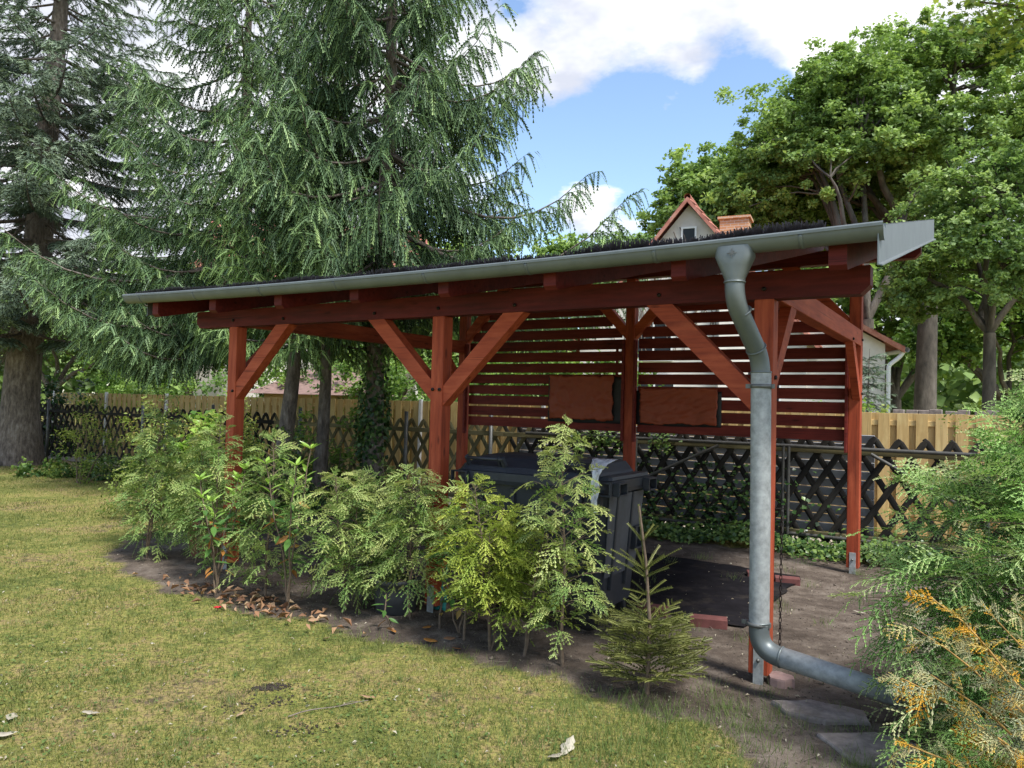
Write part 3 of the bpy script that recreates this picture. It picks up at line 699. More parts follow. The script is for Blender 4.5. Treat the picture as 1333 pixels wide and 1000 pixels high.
for x in (-hw+.22, hw-.22):
    for y in (-hd+.14, hd-.14):
        wh = lathe('wheel', [(.03, -.024), (.085, -.024), (.092, -.014), (.092, .014), (.085, .024), (.03, .024)], M['rubber'], bn, 20, (x, y, .100), 'y')
        lathe('hub', [(.0, -.03), (.034, -.03), (.034, .03), (.0, .03)], M['black'], wh, 12, (0, 0, 0), 'y')
        prism('fork', [(x-.05, y-.034, .10), (x+.0, y-.034, .07), (x+.05, y-.034, .18), (x-.05, y-.034, .18)], (0, .008, 0), M['black'], bn)
        prism('fork', [(x-.05, y+.026, .10), (x+.0, y+.026, .07), (x+.05, y+.026, .18), (x-.05, y+.026, .18)], (0, .008, 0), M['black'], bn)
# plastic film on the lid end
def drape(name, P, m, lab, cat, rz=-TH, loc=None):
    P = np.asarray(P); ny, nx = P.shape[:2]; i = np.arange(ny-1)[:, None]*nx; j = np.arange(nx-1)[None]
    o = mesh_np(name, P.reshape(-1, 3), np.stack([i+j, i+j+1, i+nx+j+1, i+nx+j], -1).reshape(-1, 4), m, smooth=True)
    o.location = loc; o.rotation_euler = (0, 0, rz); s = o.modifiers.new('t', 'SOLIDIFY'); s.thickness = .003
    return props(o, label=lab, cat=cat)
a, b = np.meshgrid(np.linspace(0, 1, 26), np.linspace(0, 1, 30))
s_ = b*1.0
X = hw-.10-.16*(1-np.clip(b*2.2, 0, 1))+(.20-.14*np.clip(b*2, 0, 1))*a*(1-.4*np.clip((b-.4)*1.6, 0, 1))+.02*np.clip(b-.3, 0, 1)+.012*vnoise(a*6, b*9, 3)
Y = -hd+.28-.36*np.minimum(b, .42)/.42*1.0-.02*np.clip(b-.42, 0, 1)+.012*vnoise(a*8, b*5, 6)-.02
Z = 1.208-.05*np.clip(b/.42, 0, 1)**2-np.clip(b-.42, 0, 1)*.50+.010*vnoise(a*9, b*9, 12)
drape('plastic_film', np.stack([X, Y, Z], -1), M['film'], 'crumpled clear plastic film hanging over the right end of the container lid', 'plastic film', loc=(bc[0], bc[1], .012))
# teal plastic sheet beside the container
a, b = np.meshgrid(np.linspace(0, 1, 12), np.linspace(0, 1, 24))
dq = cw(-2.33, .10)
drape('plastic_sack', np.stack([-.07+.13*a*(1-.3*b)+.03*vnoise(a*4, b*6, 2), .03*vnoise(a*5, b*7, 4)-.05*(1-b), .02+.52*b], -1), M['teal'], 'narrow teal plastic sheet standing between front post and container', 'plastic sheet', loc=(dq[0], dq[1], 0))

# ------------------------------------------------------------------ pots, bricks, slabs, stone, ground fabric
def pot(name, xy, r0, r1, h, m, lab, cat, rimh=.035):
    root = empty(name, (xy[0], xy[1], gz(*xy)), 0, label=lab, cat=cat)
    lathe('pot_wall', [(0, 0), (r0, 0), (r0+(r1-r0)*.6, h*.6), (r1, h-rimh), (r1+.012, h-rimh), (r1+.016, h), (r1-.014, h), (r1-.02, h-.05)], m, root, 28)
    lathe('potting_soil', [(0, h-.045), (r1-.018, h-.05)], M['soilclod'], root, 20)
    return root
pt_ = pot('flower_pot', (-3.06, 7.72), .17, .235, .36, M['terracotta'], 'terracotta flower pot standing behind the leftmost shrubs by the corner post', 'flower pot')
pot('planter', tuple(cw(-2.62, -.12)), .15, .19, .26, M['bin2'], 'low dark grey round planter left of the middle front post', 'planter')
fab = strip('ground_fabric', -2.3, -.28, 1.1, 3.2, M['mat'], .016, .09, .05, label='black weed-barrier fabric spread on the soil beside the waste container', cat='ground fabric')
def brick(xy, rz, lab, sx=.24, sz=.071, sy=.115, holes=True):
    root = empty('brick', (xy[0], xy[1], gz(*xy)-.010), rz, label=lab, cat='brick')
    bx('clay_body', (-sx/2, -sy/2, 0), (sx/2, sy/2, sz), M['brick'], root, .005)
    if holes:
        for k in range(5): bx('groove', (-sx/2-.0015, -sy/2+.012+k*.019, .02), (-sx/2+.003, -sy/2+.020+k*.019, sz-.012), M['soilclod'], root, 0); bx('groove', (sx/2-.003, -sy/2+.012+k*.019, .02), (sx/2+.0015, -sy/2+.020+k*.019, sz-.012), M['soilclod'], root, 0)
brick((1.50, 5.60), -.25, 'red perforated brick holding down the near corner of the fabric', .27)
brick((1.15, 5.90), -.5, 'red brick half hidden behind the small fir sapling', .24)
brick((2.62, 7.05), -.3, 'red brick at the far right corner of the fabric beside the pipe', .22)
brick((2.42, 7.25), -.2, 'red brick half hidden behind the downpipe at the fabric edge', .22)
def slab(xy, pts, h, lab, name='paving_slab', cat='paving slab', m='slab'):
    x, y = xy; z = gz(x, y)-.02
    bm = bmesh.new(); P = []
    n = len(pts)
    for i in range(n):
        a, b = np.array(pts[i]), np.array(pts[(i+1) % n])
        for t in (0, .33, .66): P.append(a*(1-t)+b*t+R.normal(0, .008, 2))
    top = [bm.verts.new((p[0]*.97, p[1]*.97, h+R.normal(0, .002))) for p in P]; mid = [bm.verts.new((p[0], p[1], h-.012)) for p in P]; bot = [bm.verts.new((p[0], p[1], 0)) for p in P]
    c = bm.verts.new((0, 0, h+.003)); k = len(P)
    for i in range(k):
        j = (i+1) % k; bm.faces.new((top[i], top[j], c)); bm.faces.new((mid[i], mid[j], top[j], top[i])); bm.faces.new((bot[i], bot[j], mid[j], mid[i]))
    me = bpy.data.meshes.new(name); bm.to_mesh(me); bm.free(); o = link(name, me, M[m]); o.location = (x, y, z)
    return props(o, label=lab, cat=cat)
slab((1.66, 4.02), [(-.20, .12), (.02, .14), (.26, .02), (.24, -.12), (.0, -.12), (-.16, -.02)], .05, 'irregular grey stepping slab below the drain pipe')
slab((1.75, 3.62), [(-.20, .12), (.10, .16), (.26, .0), (.16, -.22), (-.14, -.16)], .045, 'grey stepping slab at the foot of the big conifer')
for (u, v), l in (((1.0, 1.95), 'long concrete slab in the soil right of the fabric'), ((1.62, 1.85), 'concrete slab half covered by soil near the conifer')):
    c = cw(u, v); slab(tuple(c), [(-.33, .12), (.16, .02+.18), (.33, -.12), (-.14, -.24)], .032, l)
slab((1.60, 4.43), [(-.05, .06), (.02, .08), (.09, .03), (.08, -.05), (.01, -.08), (-.06, -.03)], .07, 'pinkish stone wedged against the foot of the near post', 'stone', 'stone', 'stone')
# rain chain hanging behind the near post
ch = empty('rain_chain', (0, 0, 0), 0, label='thin black chain hanging beside the near post down to the soil', cat='chain')
cc = cw(.150, .13); ch.location = (cc[0], cc[1], 0)
for k in range(26):
    z = .20+k*.0315
    th = np.linspace(0, 2*np.pi, 9)
    P = np.stack([.007*np.cos(th)*(1 if k % 2 else 0), .007*np.cos(th)*(0 if k % 2 else 1), z+.020*np.sin(th)], -1)
    tube('chain_link', P, .0026, M['bolt'], ch, 4)
bar('hook', (-.045, 0, 1.02), (.012, 0, 1.02), .006, .006, M['bolt'], ch, bev=0)

# ------------------------------------------------------------------ lattice fence with galvanised frame
FV = 4.60
fe = empty('lattice_fence', tuple(np.append(cw(-8, FV), 0)), -TH, label='weathered wooden lattice fence with crossed pales and galvanised pipe frame', cat='fence')
fu = lambda u: u+8
def pale(u0, s, dark, z0, z1):
    """half-round pale leaning by s"""
    m = M['darkwood'] if dark else M['greenwood']
    key = ('pale', m.name)
    if key not in _bc:
        Lp = 1.42; bm = bmesh.new(); secs = []
        for x in (-Lp/2, Lp/2-.05, Lp/2):
            sc_ = .55 if x == Lp/2 else 1
            secs.append([bm.verts.new((x, .034*sc_*math.cos(t), .011*math.sin(t))) for t in np.linspace(0, 2*math.pi, 10, endpoint=False)])
        for a, b in zip(secs, secs[1:]):
            for k in range(10): bm.faces.new((a[k], a[(k+1) % 10], b[(k+1) % 10], b[k]))
        bm.faces.new(secs[0][::-1]); bm.faces.new(secs[-1])
        me = bpy.data.meshes.new('pale'); bm.to_mesh(me); bm.free(); me.materials.append(m); _bc[key] = me
    o = link('pale', _bc[key], m, fe)
    a = math.radians(58)*s if s > 0 else math.radians(180-58)
    x = Vector((math.cos(a), 0, math.sin(a))); y = Vector((-x.z, 0, x.x)); z = x.cross(y)
    o.matrix_local = Matrix(((x.x, y.x, z.x, fu(u0)), (x.y, y.y, z.y, (-.013 if s > 0 else .013)), (x.z, y.z, z.z, (z0+z1)/2+random.uniform(-.012, .012)), (0, 0, 0, 1)))
u = -18.6
while u < 2.9:
    dk = u > -4.6 or u < -9.5
    for s in (1, -1): pale(u+random.uniform(-.01, .01), s, dk, .13, 1.33)
    u += .245
# rails
for z in (.22, 1.17):
    for a, b in ((-18.8, -9.6), (-9.6, -4.7), (-4.7, 2.9)):
        bar('rail', (fu(a), -.045, z), (fu(b), -.045, z), .045, .065, M['greenwood' if -10 < a < -4.6 else 'darkwood'], fe)
for u in (-17.4, -13.6, -11.3, -8.9, -6.5, -4.9):
    tube('fence_post', [(fu(u), -.09, -.1), (fu(u), -.09, 1.45)], .03, M['steel'], fe, 10, cap=True)
tube('frame_rail', [(fu(-4.3), -.10, 1.205), (fu(2.9), -.10, 1.205)], .021, M['frametube'], fe, 8)
tube('frame_rail', [(fu(-4.3), -.10, .205), (fu(2.9), -.10, .205)], .021, M['frametube'], fe, 8)
for u in (-3.4, -2.62, -.80, -.74, 1.2): tube('frame_post', [(fu(u), -.13, .0), (fu(u), -.13, 1.20)], .018, M['frametube'], fe, 8)
for a, b in (((-2.48, .72), (-1.55, 1.17)), ((.12, 1.16), (1.1, .60))): tube('frame_strut', [(fu(a[0]), -.14, a[1]), (fu(b[0]), -.14, b[1])], .019, M['frametube'], fe, 8)
# grey board screen behind the lattice
ps = empty('privacy_screen', tuple(np.append(cw(-2.2, FV+.10), 0)), -TH, label='pale grey horizontal board screen standing behind the dark lattice', cat='privacy screen')
for k in range(11):
    z = .24+k*.102
    for a, b in ((-2.35, .0), (.004, 2.33)):
        o = bar('board', (a, .0, z+.05), (b, .0, z+.05), .018, .097, M['greypanel'], ps, up=(0, -.25, 1), bev=.003)
for x in (-2.36, .0, 2.30): bar('screen_post', (x, .03, -.05), (x, .03, 1.33), .04, .04, M['steel'], ps, up=(0, 1, 0))

# ------------------------------------------------------------------ tan plank fence beyond the path
TV = 6.25; TTOP = 1.62
tf = empty('plank_fence', tuple(np.append(cw(-8, TV), 0)), -TH, label='tan wooden fence of overlapping vertical planks beyond the path', cat='fence')
u = -21.; k = 0
while u < 4.8:
    fr = k % 2; m = M['tanwood']
    o = bar('plank', (u+8, -.022 if fr else .022, .08), (u+8, -.022 if fr else .022, TTOP-random.uniform(0, .006)), .135 if fr else .12, .018, m, tf, up=(0, 1, 0), bev=.002)
    u += .108; k += 1
for z in (.35, TTOP-.13):
    bar('rail', (-13, .0, z), (12.8, .0, z), .022, .07, M['tanwood'], tf)
for u in np.arange(-20.6, -4.9, 2.6): bar('fence_post', (u+8, -.05, 0), (u+8, -.05, TTOP+.03), .06, .06, M['white'], tf, up=(0, 1, 0))
# ------------------------------------------------------------------ houses
def wallbox(name, lo, hi, m, par): return bx(name, lo, hi, m, par, 0)
hs = empty('gabled_house', (5.1, 22, 0), -.42, label='grey rendered house with steep red tiled gable and brick chimney behind the carport', cat='house')
ax, az, hwid, ez = 0, 7.75, 3.3, 3.75
prism('gable_wall', [(-hwid, 0, 0), (hwid, 0, 0), (hwid, 0, ez), (0, 0, az-.12), (-hwid, 0, ez)], (0, 8, 0), M['plaster'], hs)
def tileroof(name, p0, p1, p2, p3, n, par, rows=14):
    """roof plane p0-p1 eave, p3-p2 ridge, as courses of lapped pantiles with their roll"""
    p0, p1, p2, p3 = [np.array(p, float) for p in (p0, p1, p2, p3)]; V = []; Fq = []; c = 0
    nn = np.cross(p1-p0, p3-p0); nn /= np.linalg.norm(nn); nn *= np.sign(nn[2])
    cols = n*4
    for r in range(rows):
        t0, t1 = r/rows, (r+1.12)/rows; t1 = min(t1, 1.0)
        for k in range(cols+1):
            s = k/cols; h = .035*abs(math.sin(k*math.pi/4))
            a = p0+(p3-p0)*t0; b = p1+(p2-p1)*t0; q0 = a+(b-a)*s+nn*(.05+h)
            a = p0+(p3-p0)*t1; b = p1+(p2-p1)*t1; q1 = a+(b-a)*s+nn*(.012+h)
            a = p0+(p3-p0)*t0; b = p1+(p2-p1)*t0; q2 = a+(b-a)*s+nn*.0
            V += [q2, q0, q1]
        for k in range(cols):
            b0 = c+k*3; b1 = b0+3; Fq += [(b0, b1, b1+1, b0+1), (b0+1, b1+1, b1+2, b0+2)]
        c += (cols+1)*3
    o = mesh_np(name, np.array(V), np.array(Fq), M['tiles'], par); return o
sl = (az-ez)/hwid; ov = .35
for s in (-1, 1):
    e = (s*(hwid+ov), -.3, ez-ov*sl); e2 = (s*(hwid+ov), 8.3, ez-ov*sl); r0 = (0, -.3, az+.02); r1_ = (0, 8.3, az+.02)
    rf = tileroof('roof', e, e2, r1_, r0, 34, hs, 18); rf['kind'] = 'stuff'
    prism('verge_board', [(s*(hwid+ov), -.32, ez-ov*sl-.10), (0, -.32, az-.10), (0, -.32, az+.05), (s*(hwid+ov), -.32, ez-ov*sl+.05)], (0, .05, 0), M['tiles'], hs)
tube('ridge', [(0, -.3, az+.05), (0, 8.3, az+.05)], .10, M['tiles'], hs, 8)
chm = bx('chimney', (.66, 1.5, 5.6), (1.52, 2.2, 7.50), M['chimney'], hs, 0)
bx('chimney_cap', (.60, 1.44, 7.502), (1.58, 2.26, 7.58), M['chimney'], chm, 0).matrix_parent_inverse = Matrix.Translation(-chm.location)
def window(par, x0, x1, z0, z1, y, mull=1):
    f = bx('window', (x0, y-.02, z0), (x1, y+.02, z1), M['glass'], par, 0)
    inv = Matrix.Translation(-f.location)
    for a, b in (((x0-.05, y-.05, z0-.05), (x1+.05, y-.021, z0)), ((x0-.05, y-.05, z1), (x1+.05, y-.021, z1+.05)), ((x0-.05, y-.05, z0), (x0, y-.021, z1)), ((x1, y-.05, z0), (x1+.05, y-.021, z1))):
        bx('frame', a, b, M['white'], f, 0).matrix_parent_inverse = inv
    for k in range(mull):
        xm = x0+(x1-x0)*(k+1)/(mull+1); bx('mullion', (xm-.025, y-.045, z0), (xm+.025, y-.021, z1), M['white'], f, 0).matrix_parent_inverse = inv
    bx('sill', (x0-.1, y-.12, z0-.10), (x1+.1, y-.021, z0-.052), M['white'], f, 0).matrix_parent_inverse = inv
    return f
window(hs, -.16, .19, 6.50, 6.92, -.01, 0)
window(hs, -1.5, -.45, 3.1, 4.2, -.01); window(hs, -1.5, -.35, 1.9, 2.55, -.01); window(hs, 1.5, 2.6, 1.7, 2.9, -.01)
# climbing dry vine on the gable
ac = Acc()
for k in range(60):
    x = R.uniform(-2.4, 2.4); z = R.uniform(3.0, 5); P = []
    d = R.uniform(-.8, .8)
    for t in range(10):
        P.append((x, -.03-.01*R.random(), z)); x += d*.12+R.normal(0, .07); z += .27
        if z > az-.35-abs(x)*sl: break
    if len(P) > 3: V, Fc = tube_np(P, .013, 4); ac.add(V, Fc)
v_ = ac.obj('bare_vine', M['deadtwig'], hs); v_['kind'] = 'stuff'
# low wing
wg = empty('house_wing', (9.25, 21, 0), -.10, label='low pale wing of the house with red tile edge and white downpipe', cat='house')
prism('wall', [(-3.4, 0, 0), (1.15, 0, 0), (1.15, 0, 3.55), (-1.3, 0, 4.9), (-3.4, 0, 4.9)], (0, 6, 0), M['plaster'], wg)
tileroof('roof', (1.55, -.3, 3.42), (1.55, 6.2, 3.42), (-1.4, 6.2, 5.05), (-1.4, -.3, 5.05), 26, wg, 8)['kind'] = 'stuff'
prism('verge_board', [(1.55, -.33, 3.30), (-1.4, -.33, 4.93), (-1.4, -.33, 5.08), (1.55, -.33, 3.45)], (0, .06, 0), M['tiles'], wg)
tube('gutter', [(1.62, -.3, 3.38), (1.62, 6, 3.38)], .07, M['white'], wg, 8)
tube('downpipe', arcpts([(1.58, -.12, 3.33), (1.5, -.12, 3.2), (1.2, -.12, 2.95), (1.2, -.12, 0)], 5, .08), .06, M['white'], wg, 8)
h2 = empty('tiled_house', (-9.5, 34, 0), .1, label='red tiled house roof glimpsed between the spruce trunks', cat='house')
wallbox('wall', (-5, 0, 0), (5, 8, 6.5), M['whitepl'], h2)
tileroof('roof', (-5.5, -.5, 6.3), (5.5, -.5, 6.3), (5.5, 4, 10.4), (-5.5, 4, 10.4), 30, h2, 16)['kind'] = 'stuff'
tileroof('roof', (-5.5, 8.5, 6.3), (5.5, 8.5, 6.3), (5.5, 4, 10.4), (-5.5, 4, 10.4), 30, h2, 16)['kind'] = 'stuff'
prism('gable_wall', [(-4.9, 0, 6.5), (-4.9, 8, 6.5), (-4.9, 4, 10.2)], (9.8, 0, 0), M['whitepl'], h2)
window(h2, -2.5, -1.3, 4.0, 5.4, -.01); window(h2, 1.3, 2.5, 4.0, 5.4, -.01)
sh = empty('garden_shed', (-4.9, 20.0, 0), .05, label='small shed with brown hipped shingle roof beyond the tan fence', cat='shed')
wallbox('wall', (-1.4, -1.0, 0), (1.4, 1.0, 1.78), M['tanwood'], sh)
bm = bmesh.new(); A = [bm.verts.new(p) for p in ((-1.75, -1.3, 1.72), (1.75, -1.3, 1.72), (1.75, 1.3, 1.72), (-1.75, 1.3, 1.72), (-.6, 0, 2.38), (.6, 0, 2.38))]
for f in ((0, 1, 5, 4), (1, 2, 5), (2, 3, 4, 5), (3, 0, 4), (3, 2, 1, 0)): bm.faces.new([A[i] for i in f])
me = bpy.data.meshes.new('roof'); bm.to_mesh(me); bm.free(); link('roof', me, M['brownroof'], sh)
# stacked flat stones on the wall top behind the tan fence
stk = empty('stone_stack', tuple(np.append(cw(1.1, TV+.55), 0)), -TH, label='low stack of flat grey stones just above the tan fence at right', cat='stone stack')
for k in range(5):
    for i in range(13):
        x = -1.0+i*.155+random.uniform(-.02, .02)+(k % 2)*.07; s = random.uniform(.12, .15)
        bx('stone', (x, -.12, 1.26+k*.085), (x+s, .12, 1.26+k*.085+random.uniform(.06, .08)), M['slab'], stk, .006)
prism('stack_base', [(-1.05, -.14, -.02), (1.1, -.14, -.02), (1.1, -.14, 1.255), (-1.05, -.14, 1.255)], (0, .28, 0), M['slab'], stk)

# ------------------------------------------------------------------ conifers
def conifer(name, label, base, H, R0, z0, leanx, leany, seed, mn='spruce', step=.34, nb=6, trunk=.16, pend=1.0, sec=.13, tw=(.14, .30), wd=.022, profile=.85, only=None, tk=7, upper_cut=None, dead=0, dens=1.0, extra=None, low=None, ivy=False, tbias=0.):
    r = np.random.default_rng(seed); root = empty(name, (base[0], base[1], 0), 0, label=label, cat='tree' if H > 2 else 'sapling')
    n = 14; zz = np.linspace(0, H, n); ctr = lambda z: np.array([leanx*z+.03*math.sin(z*1.3+seed), leany*z+.03*math.cos(z*1.1), z])
    rad = trunk*(1-zz/H*.93); rad[0] *= 1.35
    tube('trunk', [ctr(z) for z in zz], rad, M['bark'], root, 12)
    br = Acc(); O = []; Dn = []; Ls = []; Tt = []; Wd = []; Dr = []
    z = z0; wi = 0; todo = []
    while z < H-.25:
        reach = R0*(1-(z-z0)/(H-z0))**profile
        if low and z < z0+low: reach *= .55+.45*(z-z0)/low
        m_ = max(3, int(round(nb*(1 if reach > .5 else .8)))); ph = r.uniform(0, 6.28)
        for q in range(m_):
            az_ = ph+q*6.283/m_+r.normal(0, .22); todo.append((z+r.uniform(-.12, .12), az_, reach*r.uniform(.72, 1.12)))
        z += step*(1.0 if z < H*.7 else .7)*r.uniform(.85, 1.15)
    if extra: todo += extra
    for z, az_, Lb in todo:
        d = np.array([math.cos(az_), math.sin(az_), 0]); 
        if only is not None and not only(d, z): continue
        t = np.linspace(0, 1, 9); rise = (.22 if z > H*.75 else .02)*Lb
        droop_ = .30*Lb*pend*(1 if z < H*.8 else .4)
        side = np.array([-d[1], d[0], 0]); wob = r.normal(0, .05)*Lb
        P = ctr(z)+d*(Lb*t)[:, None]+side*(wob*t**2)[:, None]+np.array([0, 0, 1.])*(rise*t-droop_*np.sin(t*1.9)+droop_*.72*t**3*1.3)[:, None]
        V, Fc = tube_np(P, np.linspace(max(.008, .012*Lb+.006), .004, 9), 4); br.add(V, Fc)
        if upper_cut and z > upper_cut: dd = .5
        else: dd = 1.
        ns = max(4, int(Lb/sec*dens*dd)); ts = np.linspace(.24 if Lb > 1 else .08, 1, ns)
        for a_, tt in enumerate(ts):
            i = min(int(tt*8), 7); f = tt*8-i; p = P[i]*(1-f)+P[i+1]*f; tg = nrm(P[i+1]-P[i])
            sgn = 1 if a_ % 2 else -1; sl_ = (.22+.42*Lb*.5*(1-tt*.75)*min(1, tt*3))*r.uniform(.7, 1.15); sl_ = min(sl_, .75)
            sdir = nrm(side*sgn*.8+tg*.75+np.array([0, 0, -.10-.25*pend*r.random()]))
            if tt > .97: sdir = tg; sl_ = max(sl_, .2)
            nt_ = max(2, int(sl_/.052*dens)); uu_ = np.linspace(.15, 1, nt_)
            q = p+sdir*(sl_*uu_)[:, None]+np.array([0, 0, -1.])*(.28*pend*sl_*uu_**2)[:, None]
            # shoot along each side branch
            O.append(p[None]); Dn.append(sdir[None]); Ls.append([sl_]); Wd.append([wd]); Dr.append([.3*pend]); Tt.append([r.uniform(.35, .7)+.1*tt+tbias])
            sg2 = np.where(np.arange(nt_) % 2, 1, -1.)
            ss = nrm(np.cross(sdir, [0, 0, 1.]))
            dd_ = sdir*.55+ss[None]*(sg2*.55)[:, None]+np.array([0, 0, -1.])*(pend*r.uniform(.35, 1.25, nt_))[:, None]+r.normal(size=(nt_, 3))*.15
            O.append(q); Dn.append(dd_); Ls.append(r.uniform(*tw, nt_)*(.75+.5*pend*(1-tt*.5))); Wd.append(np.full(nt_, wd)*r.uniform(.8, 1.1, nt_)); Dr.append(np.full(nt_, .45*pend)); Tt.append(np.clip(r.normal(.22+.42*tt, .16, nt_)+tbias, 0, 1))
    br.obj('branches', M['bark'], root, loc=None)['kind'] = 'stuff'
    O = np.vstack(O); V, Fc, T = feathers(O, np.vstack(Dn), np.concatenate([np.atleast_1d(x) for x in Ls]), np.concatenate([np.atleast_1d(x) for x in Wd]), tk, 2, np.concatenate([np.atleast_1d(x) for x in Dr]), 1.5, np.concatenate([np.atleast_1d(x) for x in Tt]), None, .45, .35)
    mesh_np('needles', V, Fc, M[mn], root, T)
    if dead:
        a = Acc()
        for k in range(dead):
            z = r.uniform(z0-1.2, z0+4.5); az_ = r.uniform(0, 6.28); d = np.array([math.cos(az_), math.sin(az_), 0]); L1 = r.uniform(.5, 1.9); t = np.linspace(0, 1, 7)
            P = ctr(z)+d*(L1*t)[:, None]+np.array([0, 0, -1.])*(L1*.5*t**1.6)[:, None]+np.cumsum(r.normal(0, .03, (7, 3)), 0)
            V, Fc = tube_np(P, np.linspace(.012, .003, 7), 3); a.add(V, Fc)
            for m2 in range(8):
                i = r.integers(1, 6); dd = nrm(d*.6+r.normal(size=3)*.6+np.array([0, 0, -.5])); t2 = np.linspace(0, 1, 4); P2 = P[i]+dd*(r.uniform(.2, .6)*t2)[:, None]+np.array([0, 0, -.12])*(t2**2)[:, None]
                V, Fc = tube_np(P2, np.linspace(.006, .002, 4), 3); a.add(V, Fc)
        o = a.obj('dead_twigs', M['deadtwig'], root); o['kind'] = 'stuff'
    if ivy:
        n = 1400; z = r.uniform(0, 3.0, n); z = np.where(r.random(n) < .5, r.normal(1.3, .35, n), z); a = r.uniform(0, 6.28, n)
        rr = trunk+r.uniform(.0, .10, n)*(.4+.8*np.exp(-((z-1.3)/.5)**2))
        O_ = np.stack([leanx*z+rr*np.cos(a), leany*z+rr*np.sin(a), np.abs(z)], -1); N_ = np.stack([np.cos(a), np.sin(a), .3+0*a], -1)+r.normal(size=(n, 3))*.4
        V, Fc, T = leaves(O_, N_, r.uniform(.05, .09, n), r.random(n)*.8, .9); o = mesh_np('ivy', V, Fc, M['ivy'], root, T); o['kind'] = 'stuff'
    return root, len(Fc)
def px(x, d): return (x-666.5)/F_PX*d
def pix(x, y, d):
    q = cam_ray(x-666.5, y-500); q = q*(d/q.y); return Vector((q.x, q.y, q.z+EYE))
cnt = {}
bA = pix(366, 560, 11.4); bB = pix(417, 560, 11.6); bC = pix(483, 560, 11.2); bD = pix(306, 560, 13.0)
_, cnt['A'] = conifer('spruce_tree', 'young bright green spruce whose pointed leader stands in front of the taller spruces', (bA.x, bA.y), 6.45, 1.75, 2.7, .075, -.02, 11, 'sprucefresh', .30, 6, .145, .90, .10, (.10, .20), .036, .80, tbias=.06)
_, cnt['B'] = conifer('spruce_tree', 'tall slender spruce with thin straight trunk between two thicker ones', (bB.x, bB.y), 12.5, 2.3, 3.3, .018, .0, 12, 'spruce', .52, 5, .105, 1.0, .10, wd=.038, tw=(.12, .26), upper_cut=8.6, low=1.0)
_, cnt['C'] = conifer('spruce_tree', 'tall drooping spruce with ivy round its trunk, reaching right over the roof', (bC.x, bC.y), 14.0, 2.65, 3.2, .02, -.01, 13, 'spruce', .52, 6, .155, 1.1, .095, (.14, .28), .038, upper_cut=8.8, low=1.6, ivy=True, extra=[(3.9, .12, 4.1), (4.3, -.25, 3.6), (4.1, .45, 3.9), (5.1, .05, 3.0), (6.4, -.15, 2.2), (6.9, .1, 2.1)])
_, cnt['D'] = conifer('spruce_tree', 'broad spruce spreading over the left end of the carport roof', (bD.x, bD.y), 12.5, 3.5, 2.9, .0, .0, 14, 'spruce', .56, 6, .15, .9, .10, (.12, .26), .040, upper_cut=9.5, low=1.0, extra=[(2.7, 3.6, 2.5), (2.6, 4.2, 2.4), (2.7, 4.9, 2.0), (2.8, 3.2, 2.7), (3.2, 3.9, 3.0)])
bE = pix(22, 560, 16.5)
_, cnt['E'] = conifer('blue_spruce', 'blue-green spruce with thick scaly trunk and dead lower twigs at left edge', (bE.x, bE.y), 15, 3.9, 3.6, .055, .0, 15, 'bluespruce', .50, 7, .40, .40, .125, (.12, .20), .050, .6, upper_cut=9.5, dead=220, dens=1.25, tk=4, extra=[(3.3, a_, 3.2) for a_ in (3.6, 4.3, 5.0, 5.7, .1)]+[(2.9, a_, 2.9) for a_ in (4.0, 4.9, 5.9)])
print('conifer tris', cnt)

